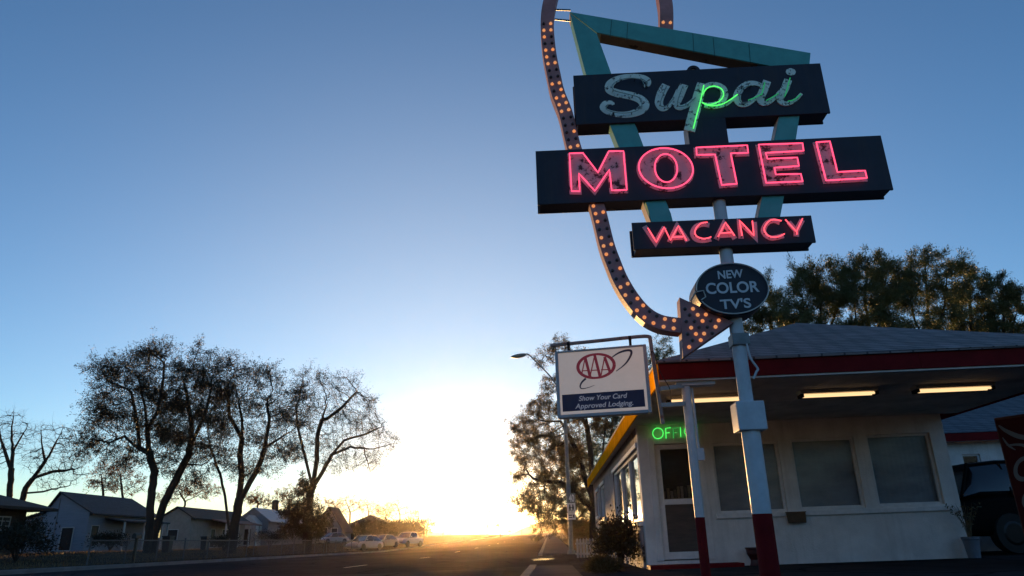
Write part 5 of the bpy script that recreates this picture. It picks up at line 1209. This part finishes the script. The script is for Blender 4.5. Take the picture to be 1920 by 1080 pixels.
for k, (lab, Y, x, base, blobs, n, lm_) in enumerate([
    ('twiggy small tree rising right behind the pale blue roof', 95, 192, 960, [(190, 890, 20), (205, 900, 18), (180, 905, 16)], 900, m_leafs),
    ('twiggy tree between the pale blue roof and the leaning trunk', 98, 228, 960, [(225, 885, 26), (245, 900, 22), (212, 905, 18), (262, 915, 14)], 1000, m_leafs),
    ('low bushy tree behind the beige bungalow roof', 118, 345, 965, [(335, 920, 24, 16), (365, 915, 22, 16), (392, 922, 22, 14), (310, 932, 16, 12)], 2200, m_leafr),
    ('low bushy tree showing left of the round topped chimney', 130, 482, 965, [(478, 935, 20, 14), (500, 938, 12, 12)], 1300, m_leafr),
    ('bushy tree showing right of the round topped chimney', 132, 540, 965, [(535, 930, 18, 14), (556, 925, 14, 12)], 1300, m_leafr),
    ('bare tree above the gap beside the steep gable', 150, 655, 985, [(650, 945, 20, 16), (665, 950, 14)], 500, m_leafs),
    ('bare tree above the tan bungalow roof', 160, 690, 985, [(688, 950, 18, 16), (705, 955, 14)], 500, m_leafs),
    ('bare round headed tree just left of the sun', 165, 748, 990, [(745, 948, 20, 18), (765, 958, 16), (728, 962, 14)], 700, m_leafs),
    ('low bare tree nearest the sun on its left', 185, 782, 995, [(780, 968, 16, 12), (797, 976, 10, 8)], 500, m_leafs),
    ('small tree standing right of the sun by the road', 210, 913, 1000, [(915, 970, 14, 13), (905, 982, 10)], 900, m_leafr),
    ('small tree on the rise right of the sun', 240, 938, 1000, [(936, 985, 8, 6)], 350, m_leafr),
    ('round bare tree over the hedge left of the sun', 175, 722, 990, [(722, 958, 16, 14)], 500, m_leafs),
    ('dense low tree beside the tan bungalow hedge', 170, 800, 995, [(806, 982, 14, 8), (788, 984, 10, 7)], 900, m_leafr),
    ('low dense tree just below the sun', 260, 830, 1002, [(832, 992, 12, 6), (845, 995, 10, 5)], 500, m_leafr),
    ('spreading bare tree over the steep gable', 165, 630, 985, [(628, 950, 16, 14), (612, 945, 12, 10)], 500, m_leafs),
    ('low tree at the crest of the road', 300, 900, 1000, [(896, 993, 9, 5), (888, 996, 8, 4)], 350, m_leafr),
    ('dark low tree at the foot of the far hill', 280, 955, 1000, [(955, 993, 8, 4)], 300, m_leafr),
    ('lone far tree on the hill crest', 420, 978, 996, [(973, 981, 4, 3)], 120, m_leafd)]):
    tree('background_tree', lab, Y, [[(x, base), (x+2, base-25 if base-25 > blobs[0][1] else blobs[0][1]), blobs[0][:2]]], blobs, 40+k, R0=.16, dens=14 if Y < 140 else 7, step=.5 if Y < 140 else .7, kill=.6 if Y < 140 else .8, leaves=n*2, leaf=(.28, .09), lm_=lm_, twigs=3, tl=.9, rtip=.016, group='low trees along the skyline')
# right of the street, beyond the hanging sign
RG = 'willows beyond the office'
tree('willow', 'many stemmed willow behind the hanging sign and lamp pole', 50, [[(1118, 1010), (1116, 940), (1108, 860), (1100, 790), (1095, 730)], [(1117, 950), (1095, 890), (1075, 830), (1050, 790)], [(1117, 930), (1130, 850), (1136, 790)], [(1116, 960), (1085, 930), (1050, 905), (1010, 900)], [(1100, 800), (1070, 740), (1050, 690)]],
     [(1000, 800, 36), (985, 840, 28), (1020, 770, 30), (1045, 830, 44), (1000, 880, 36), (1040, 900, 40), (995, 935, 26), (1035, 955, 34), (1070, 780, 36), (1075, 880, 40), (1040, 720, 22), (1015, 670, 16), (1050, 655, 24), (1085, 690, 36), (1125, 720, 34), (1060, 960, 28), (1085, 985, 24), (1020, 985, 22), (1130, 790, 30), (970, 800, 14), (975, 940, 14), (1060, 850, 34), (1020, 840, 30), (1010, 930, 26), (1055, 930, 30), (1020, 800, 26), (1085, 930, 26)], 31, R0=.45, dens=15, step=.4, kill=.40, leaves=125000, leaf=(.15, .036), lm_=m_leafg, twigs=2, tl=.5, ldroop=.5, clump=.35)
tree('willow', 'darker willow filling the gap above the street side eave', 56, [[(1150, 1005), (1148, 900), (1146, 830), (1150, 780)], [(1148, 900), (1165, 820), (1175, 760)]],
     [(1150, 790, 36), (1130, 830, 34), (1175, 770, 40), (1160, 720, 36), (1210, 700, 36), (1240, 660, 24), (1255, 640, 10), (1110, 880, 30), (1120, 930, 26), (1110, 835, 34), (1155, 890, 34), (1098, 940, 28), (1118, 985, 24), (1080, 850, 26), (1140, 950, 26)], 32, R0=.45, dens=20, step=.42, kill=.42, leaves=80000, leaf=(.15, .036), lm_=m_leafo, twigs=2, tl=.5)
for k, (lab, Y, trunks, blobs, n) in enumerate([
    ('narrow upright tree showing just right of the oval sign', 36, [[(1455, 700), (1450, 640), (1445, 600)]], [(1448, 565, 18, 26), (1432, 600, 24), (1462, 590, 20, 24), (1440, 535, 10, 14), (1415, 610, 18), (1470, 620, 20)], 4500),
    ('tall upright tree leftmost of the row over the office roof', 33, [[(1545, 720), (1542, 640), (1538, 560)], [(1543, 650), (1570, 580), (1580, 530)], [(1543, 660), (1510, 600), (1505, 560)]], [(1510, 540, 26), (1495, 510, 14, 10), (1540, 515, 28, 22), (1530, 570, 40), (1490, 590, 28), (1570, 560, 34), (1565, 505, 22, 16), (1510, 620, 36, 24), (1555, 620, 34, 26), (1480, 545, 16)], 9500),
    ('tall upright tree peaking over the roof apex', 32, [[(1640, 720), (1632, 640), (1622, 560), (1625, 510)], [(1636, 660), (1655, 580), (1655, 520)], [(1637, 670), (1605, 600), (1600, 550)]], [(1618, 495, 22, 26), (1645, 500, 20, 26), (1625, 540, 36), (1595, 560, 30), (1665, 545, 26), (1640, 590, 36), (1600, 520, 24), (1600, 620, 32, 24), (1650, 630, 32, 20), (1680, 510, 18)], 9500),
    ('upright tree second from the right over the roof', 32, [[(1750, 730), (1745, 650), (1738, 560), (1735, 500)], [(1747, 660), (1770, 580), (1775, 520)], [(1747, 665), (1715, 600), (1705, 550)]], [(1738, 485, 24, 20), (1762, 495, 20, 26), (1712, 530, 28), (1745, 540, 34), (1785, 540, 26), (1700, 580, 26), (1760, 590, 34), (1685, 550, 24), (1690, 620, 30, 22), (1730, 630, 34, 20), (1790, 590, 26), (1795, 510, 14), (1715, 500, 14)], 9500),
    ('slender upright tree over the far end of the roof', 34, [[(1830, 730), (1825, 650), (1818, 560)], [(1826, 660), (1800, 600)]], [(1815, 510, 16, 22), (1825, 545, 26), (1800, 570, 24), (1840, 580, 22), (1822, 610, 30), (1790, 625, 26, 18), (1845, 620, 24, 20)], 6500),
    ('upright tree at the right edge above the roof', 33, [[(1890, 730), (1886, 650), (1880, 580)], [(1887, 660), (1905, 590)]], [(1868, 525, 16, 18), (1880, 550, 24), (1865, 580, 22), (1900, 580, 22), (1915, 560, 12, 16), (1890, 610, 30), (1865, 620, 26, 18), (1915, 615, 24)], 6500)]):
    tree('upright_tree', lab, Y, trunks, blobs, 60+k, R0=.16, dens=22, step=.34, kill=.42, leaves=int(n*4.6), leaf=(.16, .028), lm_=m_leafo, twigs=3, tl=.45, rtip=.010, group='upright trees behind the office roof', jitter=.14, ldroop=-.15, clump=.2)
# shrubs
def shrub(name, label, c, rx, ry, rz, n, lm_, seed, leaf=(.08, .035), group=None, stemsn=14):
    rng = np.random.default_rng(seed); c = np.array(c, float); o = thing(name, c, label, 'shrub', group)
    mb = MB()
    for k in range(stemsn):
        a = rng.uniform(0, 6.28); t = rng.uniform(.2, .8); mb.tube([c, c+np.array([math.cos(a)*rx*t*.4, math.sin(a)*ry*t*.4, rz*.9]), c+np.array([math.cos(a)*rx*t, math.sin(a)*ry*t, rz*rng.uniform(1.2, 1.9)])], [.02, .014, .006], n=5)
    mb.build('stem', m_twig, o)
    cl = rng.normal(size=(26, 3)); cl /= np.linalg.norm(cl, axis=1, keepdims=True); cl *= rng.uniform(.4, .95, (26, 1)); cl[:, 2] = np.abs(cl[:, 2])*1.0
    j = rng.integers(0, 26, n); q = cl[j]+rng.normal(size=(n, 3))*.2
    P = c+np.array([0, 0, rz*.75])+q*np.array([rx, ry, rz*1.05]); P[:, 2] = np.maximum(P[:, 2], c[2]+.03)
    quads_obj('foliage', leafmesh(P, q+rng.normal(size=(n, 3))*.7+[0, 0, .4], leaf[0], leaf[1], rng), lm_, o); return o
sc_ = BF.on(1150, 1040, 1, .6); sc0 = BF(-.42, .75, -.05)
shrub('shrub', 'dense dark shrub against the street side wall of the office', sc0, .42, .72, .52, 9000, leafmat('shrub_leaves', (.035, .036, .02), (.02, .018, .008)), 71, (.06, .03))
sg0 = BF(-.85, -.6, -.1)
shrub('shrub', 'low yellowish grassy shrub at the front left corner of the office', sg0, .3, .6, .16, 3500, leafmat('dry_shrub_leaves', (.06, .05, .02), (.03, .022, .008)), 72, (.12, .015))
for k, (x, y, Y, rx, rz, lab) in enumerate([(30, 1045, 33, 1.6, .9, 'dark shrub at the left end of the wire fence'), (48, 1000, 50, 1.2, 1.3, 'shrub with stiff leaves at the corner of the pale blue house'), (205, 1036, 55, 1.3, .7, 'low shrub under the lattice porch'), (420, 1035, 58, 1.2, .7, 'low dark shrub beside the thick trunk'), (505, 1028, 80, 2.2, .9, 'broad dark shrub before the grey house')]):
    q = hp(x, y, Y); shrub('shrub', lab, ST(q[0], q[1], H(q[0], q[1])), rx, rx, rz, 2600, m_leafd, 80+k, (.16, .06), 'shrubs in the front yards')
for k, (x, Y, rx, rz, lab) in enumerate([(722, 122, 4, 1.7, 'dark hedge clump beside the tan bungalow'), (752, 128, 4.5, 1.9, 'dark hedge clump behind the pale pickup'), (785, 140, 5, 1.9, 'dark hedge clump nearest the sun')]):
    q = hp(x, 1010, Y); shrub('shrub', lab, ST(q[0]-2, q[1], H(q[0], q[1])), rx, rx, rz, 4500, m_leafd, 90+k, (.4, .16), 'hedge clumps along the far verge')
for k, (x, Y, rx, rz, lab) in enumerate([(1068, 62, 1.8, 1.0, 'scrubby bush beside the far pavement under the willow'), (1052, 80, 2.0, 1.1, 'scrubby bush farther along the pavement')]):
    q = hp(x, 1020, Y); s = max(q[0], 2.6); shrub('shrub', lab, ST(s, q[1], H(s, q[1])), rx*.6, rx, rz, 3000, m_leafr, 95+k, (.2, .05), 'scrub along the right pavement')
# dry grass of the verges
rng = np.random.default_rng(5); P = []
while len(P) < 26000:
    if rng.random() < .6: s, t = rng.uniform(-34, -17.6), 24+76*rng.random()**1.5
    else: s, t = rng.uniform(1.35, 3.2), 22+60*rng.random()**1.6
    P.append(ST(s, t, H(s, t)-.02))
P = np.array(P); G = leafmesh(P, rng.normal(size=P.shape)*[.35, .35, 0]+[0, 0, 1], .13, .02, rng)
gm = bpy.data.objects.new('root_holder', None); go = quads_obj('dry_grass', G, leafmat('straw_grass', (.12, .09, .045), (.22, .14, .05)), gm); go.parent = None; bpy.data.objects.remove(gm)
go['kind'] = 'stuff'; go['label'] = 'dry tufted grass along the verges'

# dark treeline added out of view behind the camera, dims window reflections and facade
rng = np.random.default_rng(8); P = []; n = 26000
x = rng.uniform(-90, 100, n); hh = 6+2.5*np.sin(x*.21)+2*np.sin(x*.53+1); P = np.stack([x, -38-rng.uniform(0, 9, n)+3*np.sin(x*.1), hh*rng.uniform(0, 1, n)**.8], 1)
gm = bpy.data.objects.new('root_holder', None); go = quads_obj('added_treeline', leafmesh(P, rng.normal(size=P.shape), 1.1, .7, rng), m_leafd, gm); go.parent = None; bpy.data.objects.remove(gm)
go['kind'] = 'stuff'; go['label'] = 'unseen dark treeline added behind the viewer to dim the window reflections'

# ------------------------------------------------------------------ low evening haze
hm = bpy.data.materials.new('evening_haze'); hm.use_nodes = True; n, l = nodes_of(hm)
for k in list(n):
    if k.type == 'BSDF_PRINCIPLED': n.remove(k)
pv = n.new('ShaderNodeVolumePrincipled'); pv.inputs['Color'].default_value = (.95, .80, .62, 1); pv.inputs['Density'].default_value = HAZE; pv.inputs['Anisotropy'].default_value = .91
l.new(pv.outputs[0], [k for k in n if k.type == 'OUTPUT_MATERIAL'][0].inputs['Volume'])
mb = MB(); F0 = Frame((0, 0, 0), 0); mb.box(F0, -1650, 1650, -140, 1850, -9, 45)
hz_ = mb.build('haze', hm); hz_['kind'] = 'stuff'
